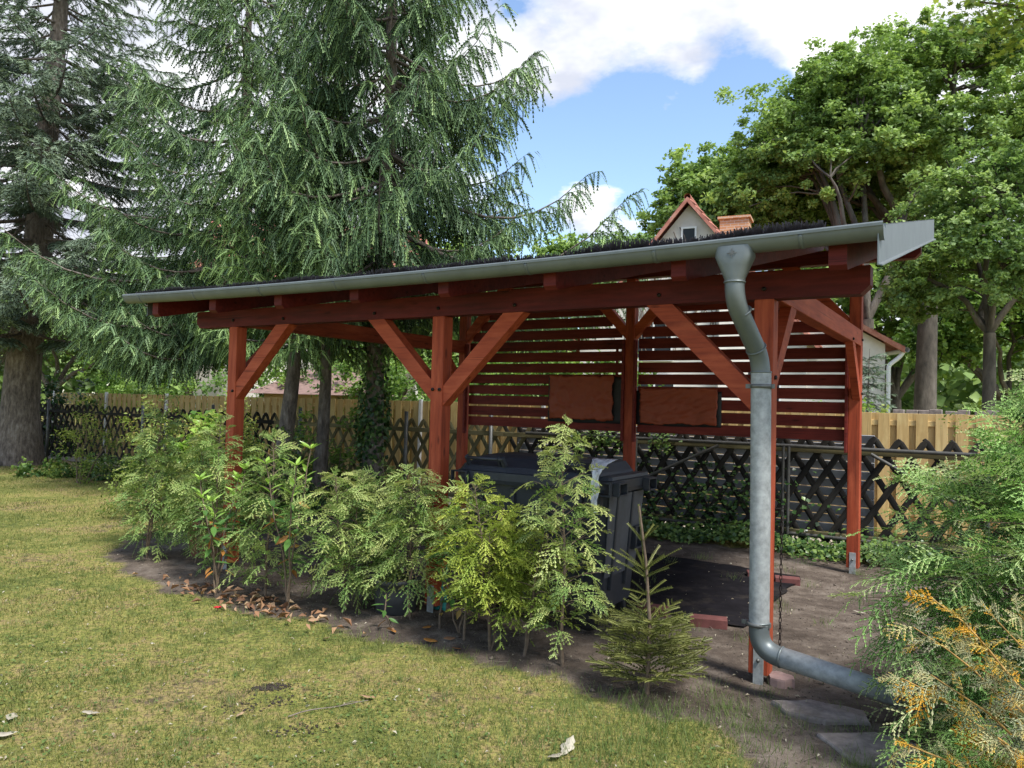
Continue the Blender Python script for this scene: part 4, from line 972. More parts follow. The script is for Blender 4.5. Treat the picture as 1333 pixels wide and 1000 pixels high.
# ------------------------------------------------------------------ broadleaf trees
def oak(name, label, base, H, crown_c, crown_r, seed, mn='oak', trunk=.33, nleaf=60000, size=(.10, .17), nl=7, fork=.35, clump=.55, cat='tree', lean=(0, 0), shape=None, pw=1.):
    r = np.random.default_rng(seed); root = empty(name, (base[0], base[1], 0), 0, label=label, cat=cat)
    cc_ = np.array(crown_c)-np.array([base[0], base[1], 0]); cr = np.array(crown_r); limb = Acc(); ends = []
    zf = H*fork
    tz = np.linspace(0, zf, 6); lx, ly = lean
    tr = [(lx*z, ly*z, z) for z in tz]; top = np.array(tr[-1])
    tube('trunk', tr, trunk*np.array([1.35, 1.05, .98, .92, .88, .82]), M['oakbark'], root, 14)
    cl_c = []
    ncl = int(nl*24); clump *= .78
    for k in range(ncl):
        v = nrm(r.normal(size=3)); v[2] = abs(v[2])*1.0-.35*r.random(); v = nrm(v); p = cc_+v*cr*r.uniform(.45, 1.0)**.6
        cl_c.append(p)
    cl_c = np.array(cl_c)
    # limbs: from the fork to targets, then children to the clumps
    lim_t = cl_c[r.choice(ncl, nl, replace=False)]; hubs = []
    for T_ in lim_t:
        t = np.linspace(0, 1, 8); mid = top*.5+T_*.5+np.array([0, 0, .12*np.linalg.norm(T_-top)])
        P = (1-t)[:, None]**2*top+2*((1-t)*t)[:, None]*mid+(t**2)[:, None]*(top*.15+T_*.85)+np.vstack([np.zeros(3), np.cumsum(r.normal(0, .10, (7, 3)), 0)])
        V, Fc = tube_np(P, np.linspace(trunk*.55, trunk*.12, 8), 7); limb.add(V, Fc); hubs += [(P[i], trunk*(.5-.05*i)) for i in range(2, 8)]
    HP = np.array([h[0] for h in hubs])
    for p in cl_c:
        i = np.argmin(np.linalg.norm(HP-p, axis=1)+np.maximum(0, HP[:, 2]-p[2])*.5); a = HP[i]
        t = np.linspace(0, 1, 6); P = a+(p-a)*t[:, None]+np.array([0, 0, 1.])*(.10*np.linalg.norm(p-a)*np.sin(t*3.14))[:, None]+np.vstack([np.zeros(3), np.cumsum(r.normal(0, .06, (5, 3)), 0)])
        V, Fc = tube_np(P, np.linspace(min(hubs[i][1], trunk*.16), .015, 6), 5); limb.add(V, Fc); ends.append(P)
    limb.obj('limbs', M['oakbark'], root, smooth=True)
    # leaves: clumps of sub-clumps
    nsub = 7; per = nleaf//(ncl*nsub); O = []; Nn = []; Tt = []
    for p, P in zip(cl_c, ends):
        sc_ = clump*r.uniform(.6, 1.35); tv = r.normal(.5, .10)
        sub = p+np.clip(r.normal(size=(nsub, 3)), -1.45, 1.45)*sc_*np.array([1.05, 1.05, .65]); sub[1] = P[4]; sub[0] = P[3]
        for s in sub:
            m_ = int(per*r.uniform(.5, 1.5)); sr = sc_*.36*r.uniform(.7, 1.4)
            q = s+nrm(r.normal(size=(m_, 3)))*(sr*r.random(m_)**.5)[:, None]*np.array([1.15, 1.15, .7]); O.append(q)
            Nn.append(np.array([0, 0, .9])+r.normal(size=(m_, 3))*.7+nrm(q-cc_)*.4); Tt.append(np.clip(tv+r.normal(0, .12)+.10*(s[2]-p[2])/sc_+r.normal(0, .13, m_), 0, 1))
    O = np.vstack(O); V, Fc, T = leaves(O, np.vstack(Nn), r.uniform(*size, len(O)), np.concatenate(Tt), .75)
    mesh_np('crown', V, Fc, M[mn], root, T); return root
p1 = pix(1203, 500, 26)
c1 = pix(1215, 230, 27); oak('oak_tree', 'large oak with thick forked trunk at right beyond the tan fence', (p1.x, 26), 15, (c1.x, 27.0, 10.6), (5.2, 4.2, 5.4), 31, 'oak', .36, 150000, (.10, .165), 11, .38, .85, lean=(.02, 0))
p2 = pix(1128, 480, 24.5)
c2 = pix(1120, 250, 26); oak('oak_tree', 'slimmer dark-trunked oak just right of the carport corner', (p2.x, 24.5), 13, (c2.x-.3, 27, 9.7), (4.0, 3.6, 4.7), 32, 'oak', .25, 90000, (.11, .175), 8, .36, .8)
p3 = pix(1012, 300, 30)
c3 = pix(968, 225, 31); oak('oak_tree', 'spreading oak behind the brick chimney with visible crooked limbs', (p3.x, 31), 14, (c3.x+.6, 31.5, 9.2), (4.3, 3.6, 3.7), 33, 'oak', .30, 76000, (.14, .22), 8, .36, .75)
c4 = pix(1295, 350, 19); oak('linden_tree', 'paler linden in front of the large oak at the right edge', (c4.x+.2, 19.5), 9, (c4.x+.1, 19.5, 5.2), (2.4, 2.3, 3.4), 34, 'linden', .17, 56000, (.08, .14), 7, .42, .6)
c5 = pix(842, 300, 38); oak('round_tree', 'light green rounded tree beyond the roof left of the red gable', (c5.x, 38), 9.5, (c5.x, 38, 7.9), (2.3, 2.3, 2.6), 35, 'linden', .22, 16000, (.18, .28), 5, .3, .6)
c6 = pix(755, 300, 46); oak('round_tree', 'hazy distant tree crown showing between spruce tips and cloud', (c6.x, 46), 11, (c6.x, 46, 9.3), (3.2, 2.5, 2.8), 36, 'oak', .25, 12000, (.22, .34), 5, .3, .7)
c7 = pix(1180, 420, 40); oak('round_tree', 'dark woodland tree filling the gap behind the oak trunks', (c7.x-.5, 40), 12, (c7.x-.5, 41, 6.5), (7.5, 3, 5.5), 37, 'oak', .3, 36000, (.24, .4), 8, .2, 1.1)
c8 = pix(1290, 400, 32); oak('round_tree', 'dense green tree low behind the linden at the right', (c8.x+1.5, 33), 9, (c8.x+1.5, 33, 4.8), (4.5, 3, 4.6), 38, 'hedge', .25, 26000, (.18, .3), 6, .2, .8)
for k, (x_, d, lab) in enumerate(((585, 27, 'leafy tree behind the drooping right spruce branches'), (250, 30, 'leafy tree behind the broad spruce at left'), (70, 32, 'dark leafy tree behind the blue spruce'), (520, 34, 'pale green tree behind the spruce trunks'))):
    c = pix(x_, 430, d); oak('background_tree', lab, (c.x, d), 7.5, (c.x, d, 3.9 if k != 1 else 3.6), (3.6, 2.2, 3.6), 40+k, 'hedge' if k != 0 else 'oak', .2, 16000, (.17, .28), 5, .22, .7)
# maple: trunk outside the frame, one leafy limb reaches into the top right corner
mp = empty('maple_tree', (8.6, 9.5, 0), 0, label='bright yellow-green maple foliage hanging into the top right corner', cat='tree')
tube('trunk', [(0, 0, 0), (0, 0, 3), (-.1, 0, 6), (-.1, 0, 9)], [.3, .24, .2, .1], M['oakbark'], mp, 12)
tgt = [pix(x_, y_, 8.5)-Vector((8.6, 9.5, 0)) for x_, y_ in ((1275, 5), (1322, 28), (1330, 0), (1300, -40), (1345, 45), (1360, -20), (1420, 20), (1400, -90), (1480, -30))]
a = Acc(); O = []; 
for t_ in tgt:
    t_ = np.array(t_); t = np.linspace(0, 1, 8); s0 = np.array([-.1, 0, 5.2]); P = s0+(t_-s0)*t[:, None]+np.array([0, 0, .5])*np.sin(t*3.1)[:, None]; V, Fc = tube_np(P, np.linspace(.07, .01, 8), 6); a.add(V, Fc)
    O.append(t_+R.normal(size=(130, 3))*np.array([.22, .3, .16]))
a.obj('limbs', M['oakbark'], mp)
O = np.vstack(O); N_ = np.array([0, -.3, .8])+R.normal(size=(len(O), 3))*.5; Vs = []; 
# five-lobed leaves
d = nrm(np.cross(N_, R.normal(size=N_.shape))); s = nrm(np.cross(N_, d)); sz = R.uniform(.09, .15, len(O))
ang = np.array([0, 18, 40, 62, 88, 112, 150, 180, 210, 248, 272, 298, 320, 342])*np.pi/180; rad_ = np.array([1, .55, .95, .5, .8, .42, .45, .25, .45, .42, .8, .5, .95, .55])
ring_ = O[:, None]+(d[:, None]*(np.cos(ang)*rad_)[None, :, None]+s[:, None]*(np.sin(ang)*rad_)[None, :, None])*(sz*.5)[:, None, None]
V = np.concatenate([O[:, None], ring_], 1); n = 15; f = np.array([(0, 1+i, 1+(i+1) % 14) for i in range(14)])
mesh_np('crown', V.reshape(-1, 3), ((np.arange(len(O))*n)[:, None, None]+f[None]).reshape(-1, 3), M['maple'], mp, np.repeat(R.random(len(O)), n))
# far woods: one mass of foliage all round the garden, ground to horizon
n = 36000; th = R.uniform(-1.25, 1.25, n); dd = R.uniform(58, 72, n); x = np.sin(th)*dd; y = np.cos(th)*dd
hh = 7+2.2*vnoise(th*9, th*3, 41)+1.4*vnoise(th*25, th*9, 42); z = hh*R.random(n)**.7
O = np.stack([x, y, z], -1); V, Fc, T = leaves(O, np.stack([-np.sin(th), -np.cos(th), .7+0*th], -1)+R.normal(size=(n, 3))*.6, R.uniform(.6, 1.1, n), np.clip(R.normal(.42, .2, n), 0, 1), .9)
props(mesh_np('far_woods', V, Fc, M['oak'], None, T), label='distant belt of woodland closing the view behind the gardens', kind='stuff')
# ------------------------------------------------------------------ hedges and shrubs beyond
def shrub(name, label, c, rad, n, size, mn, seed, nst=6, asp=.6, cat='shrub', up_=.4, cut=None, tb=0., fill=.35):
    r = np.random.default_rng(seed); root = empty(name, (c[0], c[1], 0), 0 if cut is None else cut, label=label, cat=cat); rad = np.array(rad)
    sub = max(12, n//45); v = nrm(r.normal(size=(sub, 3))); v[:, 2] = np.abs(v[:, 2]) if cut is None else v[:, 2]
    if cut is None: sc0 = v*rad*r.uniform(fill, 1, (sub, 1))
    else: sc0 = np.stack([r.uniform(-1, 1, sub)*rad[0], r.uniform(-1, 1, sub)*rad[1], r.uniform(.02, 1, sub)*rad[2]], -1)
    a = Acc()
    for k in range(nst):
        e = sc0[r.integers(sub)]*.9; t = np.linspace(0, 1, 5); P = np.array([e[0]*.25, e[1]*.25, 0])+(e-np.array([e[0]*.25, e[1]*.25, 0]))*t[:, None]+np.vstack([np.zeros(3), r.normal(0, .02, (4, 3))])
        V, Fc = tube_np(P, np.linspace(.014, .004, 5), 5); a.add(V, Fc)
    a.obj('stems', M['twig'], root)
    per = n//sub; s = np.repeat(sc0, per, 0); tv = np.repeat(r.normal(.5, .14, sub), per); sr = np.repeat(r.uniform(.10, .22, sub)*max(.5, min(1.6, rad.mean())), per)
    O = s+nrm(r.normal(size=s.shape))*(sr*r.random(len(s))**.6)[:, None]; O[:, 2] = np.maximum(O[:, 2], .02)
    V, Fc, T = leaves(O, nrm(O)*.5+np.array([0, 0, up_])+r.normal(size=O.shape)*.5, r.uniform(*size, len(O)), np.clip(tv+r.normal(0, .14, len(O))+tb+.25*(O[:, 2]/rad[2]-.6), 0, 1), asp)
    mesh_np('foliage', V, Fc, M[mn], root, T); return root
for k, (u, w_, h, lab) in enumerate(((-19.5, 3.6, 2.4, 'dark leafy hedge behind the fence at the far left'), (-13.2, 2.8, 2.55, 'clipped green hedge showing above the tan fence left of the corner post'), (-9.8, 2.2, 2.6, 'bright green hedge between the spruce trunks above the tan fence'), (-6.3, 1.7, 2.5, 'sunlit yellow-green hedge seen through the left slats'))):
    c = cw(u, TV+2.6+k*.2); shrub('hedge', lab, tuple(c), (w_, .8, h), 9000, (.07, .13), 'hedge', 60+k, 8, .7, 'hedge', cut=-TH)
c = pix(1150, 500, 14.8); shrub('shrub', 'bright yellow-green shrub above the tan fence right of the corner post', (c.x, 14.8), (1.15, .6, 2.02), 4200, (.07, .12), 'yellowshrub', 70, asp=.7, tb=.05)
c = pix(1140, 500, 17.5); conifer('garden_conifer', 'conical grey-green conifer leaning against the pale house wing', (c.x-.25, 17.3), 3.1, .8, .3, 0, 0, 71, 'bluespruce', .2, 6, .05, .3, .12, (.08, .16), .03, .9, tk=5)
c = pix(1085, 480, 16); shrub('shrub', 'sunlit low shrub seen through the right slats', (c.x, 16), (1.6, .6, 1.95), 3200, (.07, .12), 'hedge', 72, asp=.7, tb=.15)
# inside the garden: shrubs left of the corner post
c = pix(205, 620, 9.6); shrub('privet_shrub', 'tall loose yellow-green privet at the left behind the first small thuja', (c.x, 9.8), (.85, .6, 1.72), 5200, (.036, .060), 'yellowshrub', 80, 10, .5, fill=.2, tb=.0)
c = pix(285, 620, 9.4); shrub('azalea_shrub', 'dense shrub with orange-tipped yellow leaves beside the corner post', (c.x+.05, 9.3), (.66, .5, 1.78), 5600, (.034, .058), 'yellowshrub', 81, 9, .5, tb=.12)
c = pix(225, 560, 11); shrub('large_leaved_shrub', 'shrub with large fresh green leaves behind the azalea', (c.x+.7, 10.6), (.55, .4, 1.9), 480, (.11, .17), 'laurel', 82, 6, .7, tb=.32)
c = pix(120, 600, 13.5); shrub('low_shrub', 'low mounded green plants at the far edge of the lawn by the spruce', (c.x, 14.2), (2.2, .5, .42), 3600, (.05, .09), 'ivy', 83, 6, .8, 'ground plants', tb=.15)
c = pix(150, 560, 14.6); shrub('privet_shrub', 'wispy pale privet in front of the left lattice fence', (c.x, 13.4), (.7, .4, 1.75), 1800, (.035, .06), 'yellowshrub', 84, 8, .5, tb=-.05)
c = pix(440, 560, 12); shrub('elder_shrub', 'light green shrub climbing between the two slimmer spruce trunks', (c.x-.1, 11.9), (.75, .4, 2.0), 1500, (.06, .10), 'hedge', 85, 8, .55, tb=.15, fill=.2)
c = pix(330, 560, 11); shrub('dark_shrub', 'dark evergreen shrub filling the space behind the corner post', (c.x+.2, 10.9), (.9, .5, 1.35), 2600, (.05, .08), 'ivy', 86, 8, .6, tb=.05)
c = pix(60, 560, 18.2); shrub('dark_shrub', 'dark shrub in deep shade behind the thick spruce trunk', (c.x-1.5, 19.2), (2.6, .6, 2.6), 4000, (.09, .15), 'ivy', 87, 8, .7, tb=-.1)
# ------------------------------------------------------------------ young thujas in front of the carport
def thuja(label, base, H, spread, seed, mn='thuja', ns=110, L=(.12, .22), stems=1, z0=.12, lean=(0, 0), bare=0., tb=0., droop=.5, K=10, wd=.0115, upk=.25, bush=False, sprd=None, name='thuja', cat='shrub', tr=.011):
    spread *= .76; ns = int(ns*.78); H *= 1.20 if base[0] < -1.5 else 1.06
    r = np.random.default_rng(seed); z_ = gz(*base); root = empty(name, (base[0], base[1], z_-.01), 0, label=label, cat=cat)
    a = Acc(); O = []; D = []; Ls = []; Sd = []; Tt = []
    for s in range(stems):
        ph = r.uniform(0, 6.28); off = np.array([math.cos(ph), math.sin(ph), 0])*(.05+.10*spread if stems > 1 else 0); Hs = H*(1 if s == 0 else r.uniform(.7, .98))
        t = np.linspace(0, 1, 12); P = off*t[:, None]*2+np.stack([lean[0]*t*Hs, lean[1]*t*Hs, Hs*t], -1)+np.vstack([np.zeros(3), np.cumsum(r.normal(0, .008, (11, 3))*[1, 1, 0], 0)])
        V, Fc = tube_np(P, np.linspace(tr, .003, 12), 6); a.add(V, Fc)
        nb_ = ns//stems
        for k in range(nb_):
            tt = z0/H+(1-z0/H)*((k+.5)/nb_)**.85
            i = min(int(tt*11), 10); f = tt*11-i; p = P[i]*(1-f)+P[i+1]*f
            az_ = k*2.4+r.normal(0, .4); pr = math.sin(min(1, (1.06-tt)*1.5)*math.pi/2)**.8*(.55+.45*min(1, tt*3))
            Lb = spread*pr*r.uniform(.45, 1.15); d = np.array([math.cos(az_), math.sin(az_), upk+.5*tt])
            d = nrm(d); m_ = 5; t2 = np.linspace(0, 1, m_); Q = p+d*(Lb*t2)[:, None]+np.array([0, 0, -1])*(.25*droop*Lb*t2**2)[:, None]
            V, Fc = tube_np(Q, np.linspace(.0035, .0015, m_), 3); a.add(V, Fc)
            if r.random() < bare*(1-tt): continue
            nn = 1+int(Lb/.09)
            for q in range(nn):
                w_ = (q+1)/nn*.9+.1 if nn > 1 else 1; j = min(int(w_*(m_-1)), m_-2); o = Q[j]+(Q[j+1]-Q[j])*(w_*(m_-1)-j)*.9
                dd = nrm(d+r.normal(size=3)*.55+np.array([0, 0, -.1*droop])); O.append(o); D.append(dd); Ls.append(r.uniform(*L)*(.7+.5*pr))
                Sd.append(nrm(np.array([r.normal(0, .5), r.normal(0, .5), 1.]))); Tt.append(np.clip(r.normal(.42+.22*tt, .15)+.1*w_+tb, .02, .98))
        O.append(P[-1]); D.append(np.array([0, 0, 1.])); Ls.append(.14); Sd.append(np.array([1., 0, .1])); Tt.append(.6+tb)
    a.obj('stems', M['twig'], root, smooth=True)
    A_, B_ = sprays(np.array(O), np.array(D), np.array(Ls), np.array(Sd), np.clip(np.array(Tt), 0, 1), K, 4, wd, droop)
    b = Acc(); b.add(*A_); b.add(*B_); b.obj('foliage', M[mn], root); return sum(len(x) for x in b.F)
P_ = lambda x, y: (float(x), float(y))
ttris = 0
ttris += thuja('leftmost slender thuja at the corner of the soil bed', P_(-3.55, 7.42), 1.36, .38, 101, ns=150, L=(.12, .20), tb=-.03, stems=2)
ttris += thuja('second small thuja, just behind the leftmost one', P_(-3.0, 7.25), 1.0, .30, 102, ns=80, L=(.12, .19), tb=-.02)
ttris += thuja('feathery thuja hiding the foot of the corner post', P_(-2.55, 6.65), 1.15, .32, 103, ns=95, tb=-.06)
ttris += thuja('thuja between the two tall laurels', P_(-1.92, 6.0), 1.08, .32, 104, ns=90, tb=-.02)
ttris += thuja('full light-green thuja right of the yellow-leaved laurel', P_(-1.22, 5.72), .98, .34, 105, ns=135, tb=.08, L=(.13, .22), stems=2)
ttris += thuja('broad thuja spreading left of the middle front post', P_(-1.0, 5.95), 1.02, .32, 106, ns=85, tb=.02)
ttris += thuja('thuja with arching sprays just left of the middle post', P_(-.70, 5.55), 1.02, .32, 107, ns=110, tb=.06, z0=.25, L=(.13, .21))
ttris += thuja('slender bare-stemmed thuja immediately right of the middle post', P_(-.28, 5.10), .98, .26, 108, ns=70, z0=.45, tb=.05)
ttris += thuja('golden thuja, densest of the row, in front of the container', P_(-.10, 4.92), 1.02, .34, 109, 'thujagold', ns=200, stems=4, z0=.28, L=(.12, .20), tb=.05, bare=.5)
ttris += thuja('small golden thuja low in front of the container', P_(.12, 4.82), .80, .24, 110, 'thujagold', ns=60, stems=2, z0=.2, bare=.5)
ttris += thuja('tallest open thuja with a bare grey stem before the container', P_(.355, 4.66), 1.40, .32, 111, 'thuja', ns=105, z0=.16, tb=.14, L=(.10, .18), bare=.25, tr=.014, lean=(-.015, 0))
# ------------------------------------------------------------------ cherry laurels
def laurel(label, base, H, seed, stems, spread, nl=26, yellow=4, size=(.10, .145), tops=None):
    r = np.random.default_rng(seed); root = empty('cherry_laurel', (base[0], base[1], gz(*base)-.01), 0, label=label, cat='shrub'); a = Acc(); O = []; N_ = []; D_2 = []; S_ = []; T_ = []; YO = []; YN = []; YD = []
    for s in range(stems):
        ph = s*2.4+r.uniform(0, 1); Hs = H*r.uniform(.75, 1.0) if s else H; t = np.linspace(0, 1, 9)
        P = np.stack([math.cos(ph)*spread*t**1.3, math.sin(ph)*spread*t**1.3, Hs*t], -1)+np.vstack([np.zeros(3), np.cumsum(r.normal(0, .012, (8, 3))*[1, 1, .3], 0)])
        V, Fc = tube_np(P, np.linspace(.009, .004, 9), 6); a.add(V, Fc)
        for k in range(nl):
            tt_ = .35+.65*(k/nl)**.6 if k < nl*.75 else 1.0; i = min(int(tt_*8), 7); p = P[i]+(P[i+1]-P[i])*(tt_*8-i)
            az_ = k*2.4; top_ = k >= nl*.5
            d = nrm(np.array([math.cos(az_), math.sin(az_), r.uniform(.5, 1.1) if top_ else r.uniform(-.4, .4)]))
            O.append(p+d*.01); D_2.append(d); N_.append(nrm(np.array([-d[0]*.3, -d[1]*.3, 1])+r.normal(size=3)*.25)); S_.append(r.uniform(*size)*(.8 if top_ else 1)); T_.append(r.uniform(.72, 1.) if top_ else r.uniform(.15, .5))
        for k in range(yellow):
            p = P[r.integers(2, 6)]; d = nrm(np.array([r.normal(), r.normal(), -.35])); YO.append(p+r.normal(size=3)*.03); YD.append(d); YN.append(nrm(np.array([0, 0, 1.])+r.normal(size=3)*.5))
    a.obj('stems', M['twig'], root, smooth=True)
    def lv(O, N_, D, S, T, m, nm):
        O, N_, D = map(np.array, (O, N_, D)); N_ = nrm(N_-D*(N_*D).sum(-1, keepdims=True)); s = np.cross(N_, D); S = np.array(S)[:, None]; w_ = .17
        t = np.array([0, .3, .6, 1.]); hw_ = np.array([.15, 1, .9, .02]); V = []
        for ti, wi in zip(t, hw_):
            c = O+D*S*ti-N_*S*.16*ti**2; V += [c-s*S*w_*wi+N_*S*.04, c-N_*S*.01, c+s*S*w_*wi+N_*S*.04]
        V = np.stack(V, 1); f = []
        for j in range(3):
            for c in range(2): q = j*3+c; f.append((q, q+1, q+4, q+3))
        Fc = (np.arange(len(O))*12)[:, None, None]+np.array(f)[None]
        mesh_np(nm, V.reshape(-1, 3), Fc.reshape(-1, 4), m, root, np.repeat(T, 12), smooth=True)
    lv(O, N_, D_2, S_, T_, M['laurel'], 'foliage')
    if YO: lv(YO, YN, YD, r.uniform(.08, .11, len(YO)), r.random(len(YO)), M['orangeleaf'], 'yellow_leaves')
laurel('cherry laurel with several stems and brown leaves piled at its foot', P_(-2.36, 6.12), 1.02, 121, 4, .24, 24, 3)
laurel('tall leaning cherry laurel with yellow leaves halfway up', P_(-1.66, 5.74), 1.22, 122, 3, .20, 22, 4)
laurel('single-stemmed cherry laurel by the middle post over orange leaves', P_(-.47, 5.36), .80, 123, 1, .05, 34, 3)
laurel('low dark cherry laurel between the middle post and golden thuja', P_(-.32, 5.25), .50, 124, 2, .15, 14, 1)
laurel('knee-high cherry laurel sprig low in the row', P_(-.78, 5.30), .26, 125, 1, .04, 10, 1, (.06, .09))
# ------------------------------------------------------------------ fir sapling
def sapling():
    base = P_(.80, 4.25); r = np.random.default_rng(131); root = empty('spruce_sapling', (base[0], base[1], gz(*base)-.01), 0, label='small spruce sapling with bare leader and bushy skirt at the lawn edge', cat='sapling')
    H = 1.06; tube('trunk', [(0, 0, 0), (.01, 0, .4), (-.02, 0, .75), (-.065, 0, H)], [.016, .011, .008, .006], M['twig'], root, 8)
    O = []; D = []; L = []; T = []; a = Acc()
    ctr = lambda z: np.array([.01*min(z, .4)/.4-.075*max(0, z-.4)/.66, 0, z])
    def sh_(o, d, l, t): O.append(o); D.append(d); L.append(l); T.append(t)
    for z, n, l, el in ((.86, 4, .14, .9), (.70, 7, .24, .75), (.66, 6, .2, .6), (.56, 5, .16, .5), (.42, 5, .22, .5)):
        ph = r.uniform(0, 6)
        for k in range(n):
            az_ = ph+k*6.283/n; d = nrm(np.array([math.cos(az_), math.sin(az_), el+r.normal(0, .1)])); sh_(ctr(z), d, l*r.uniform(.8, 1.15), r.uniform(.35, .6))
    for z in np.linspace(.08, .40, 8):
        n = 6; ph = r.uniform(0, 6)
        for k in range(n):
            az_ = ph+k*6.283/n+r.normal(0, .2); l = (.34-.28*(z-.1))*r.uniform(.75, 1.2); d = nrm(np.array([math.cos(az_), math.sin(az_), .38+r.normal(0, .12)])); p = ctr(z)
            sh_(p, d, l, r.uniform(.3, .6)); s = nrm(np.cross(d, [0, 0, 1.]))
            for q in np.linspace(.3, .9, 5):
                for sg in (-1, 1): sh_(p+d*l*q, nrm(d*.8+s*sg*.7+np.array([0, 0, r.uniform(-.1, .3)])), l*.42*(1.15-q)*r.uniform(.8, 1.3)+.03, r.uniform(.35, .75))
    for z in np.arange(.42, H-.02, .04): sh_(ctr(z), nrm(ctr(z+.05)-ctr(z)), .05, .35)
    O, D, L, T = np.array(O), np.array(D), np.array(L), np.array(T)
    b = Acc()
    for k in range(2): b.add(*feathers(O, D, L, .0095, 18, 2, .10, .9, T, R.normal(size=O.shape), .15, .3))
    b.obj('needles', M['spruceyoung'], root)
M['spruceyoung'] = leafmat('sapling_needles', [(0, (.08, .10, .025)), (.5, (.19, .21, .055)), (1, (.33, .33, .11))], .2, .5)
sapling()
# ------------------------------------------------------------------ big conifer bush at the right edge
def bigbush():
    r = np.random.default_rng(141); c = (2.70, 3.36); root = empty('false_cypress', (c[0], c[1], 0), 0, label='big bushy green false cypress filling the lower right edge', cat='shrub')
    a = Acc(); tube('trunk', [(0, 0, 0), (.03, .02, .9), (0, 0, 1.7)], [.045, .03, .008], M['twig'], root, 8)
    O = []; D = []; L = []; S = []; T = []
    for k in range(460):
        z = r.uniform(.03, 1.80); rr = .88*(1-(max(0, z-.75)/1.15)**1.6)*(.80+.2*min(1, z/.4)); az_ = r.uniform(0, 6.283)
        if math.sin(az_) > .55 and r.random() < .6: continue
        lobes = 1+.13*math.sin(az_*5+z*7)+.08*math.sin(az_*9-z*11); Lb = rr*lobes*r.uniform(.80, 1.08)
        zs = z*.72; d = nrm(np.array([math.cos(az_), math.sin(az_), .42])); t = np.linspace(0, 1, 7)
        e = np.array([math.cos(az_)*Lb, math.sin(az_)*Lb, z+.03]); s0 = np.array([0, 0, zs]); P = s0+(e-s0)*t[:, None]+np.array([0, 0, .10])*np.sin(t*3.14)[:, None]+np.vstack([np.zeros(3), r.normal(0, .008, (6, 3))])
        V, Fc = tube_np(P, np.linspace(.006, .002, 7), 3); a.add(V, Fc)
        tv = r.normal(.5, .12)
        for q in range(9):
            w_ = 1-.065*q*r.uniform(.6, 1.3); j = min(int(w_*6), 5); o = P[j]+(P[j+1]-P[j])*(w_*6-j); dd = nrm(nrm(e-s0)*.9+r.normal(size=3)*.42+np.array([0, 0, .22 if z > 1.0 else .02]))
            O.append(o); D.append(dd); L.append(r.uniform(.14, .25)*(.85+.25*(q < 3))); S.append(nrm(np.array([0, 0, 1.])+r.normal(size=3)*.5)); T.append(np.clip(tv+r.normal(0, .1)-.035*q+.10*(q < 2), .02, 1))
    for k in range(46):
        e = np.array([r.uniform(-1.12, -.70), r.uniform(-.75, -.1), r.uniform(.04, .42)]); s0 = np.array([0, 0, e[2]*.6]); t = np.linspace(0, 1, 7); P = s0+(e-s0)*t[:, None]+np.array([0, 0, .12])*np.sin(t*3.14)[:, None]
        V, Fc = tube_np(P, np.linspace(.006, .002, 7), 3); a.add(V, Fc)
        for q in range(8):
            w_ = 1-.06*q; j = min(int(w_*6), 5); o = P[j]+(P[j+1]-P[j])*(w_*6-j); dd = nrm(nrm(e-s0)+r.normal(size=3)*.42); O.append(o); D.append(dd); L.append(r.uniform(.13, .21)); S.append(nrm(np.array([0, 0, 1.])+r.normal(size=3)*.4)); T.append(np.clip(.62+r.normal(0, .12)-.03*q, 0, 1))
    a.obj('branches', M['twig'], root)
    A_, B_ = sprays(np.array(O), np.array(D), np.array(L), np.array(S), np.array(T), 11, 4, .0078, .35)
    b = Acc(); b.add(*A_); b.add(*B_); b.obj('foliage', M['leyland'], root); return sum(len(x) for x in b.F)
tb_ = bigbush()
# lichened, half-dead conifer branches in front of it
def lich():
    r = np.random.default_rng(151); root = empty('lichened_conifer', (2.02, 2.42, 0), 0, label='dying conifer branches crusted with orange lichen at the lower right corner', cat='shrub')
    a = Acc(); O = []; D = []; L = []; S = []; T = []
    base = np.array([0, 0, .0]); tg = [pix(x_, y_, d)-Vector((2.02, 2.42, 0)) for x_, y_, d in ((1175, 885, 2.62), (1190, 815, 2.7), (1180, 970, 2.4), (1215, 880, 2.5), (1290, 800, 2.5), (1325, 800, 2.35), (1310, 880, 2.4), (1250, 930, 2.4), (1215, 780, 2.75), (1345, 940, 2.3), (1260, 860, 2.55), (1300, 970, 2.3))]
    for t_ in tg:
        e = np.array(t_); t = np.linspace(0, 1, 9); m_ = np.array([e[0]*.45+.05, e[1]*.4, e[2]*.75]); P = ((1-t)**2)[:, None]*base+(2*t*(1-t))[:, None]*m_+(t**2)[:, None]*e+np.vstack([np.zeros(3), r.normal(0, .006, (8, 3))])
        V, Fc = tube_np(P, np.linspace(.009, .002, 9), 5); a.add(V, Fc); org = r.choice([.3, .42, .55, .85])
        for q in range(20):
            w_ = 1-.028*q; j = min(int(w_*8), 7); o = P[j]+(P[j+1]-P[j])*(w_*8-j); dd = nrm(nrm(P[j+1]-P[j])+r.normal(size=3)*.50+np.array([0, 0, .0])); O.append(o); D.append(dd); L.append(r.uniform(.07, .13)); S.append(nrm(np.array([0, -.4, 1.])+r.normal(size=3)*.4)); T.append(np.clip(org+r.normal(0, .22), 0, 1))
    a.obj('branches', M['lichentwig'], root, smooth=True)
    A_, B_ = sprays(np.array(O), np.array(D), np.array(L), np.array(S), np.array(T), 10, 4, .0062, .3)
    b = Acc(); b.add(*A_); b.add(*B_); b.obj('foliage', M['lichen'], root)
lich()
c = pix(1275, 500, 4.4); shrub('privet_shrub', 'fresh light-green privet tips rising behind the big false cypress', (c.x+.05, 4.5), (.36, .3, 1.80), 2600, (.016, .030), 'yellowshrub', 161, 14, .5, fill=.3, tb=-.15)
print("thuja tris", ttris, tb_)

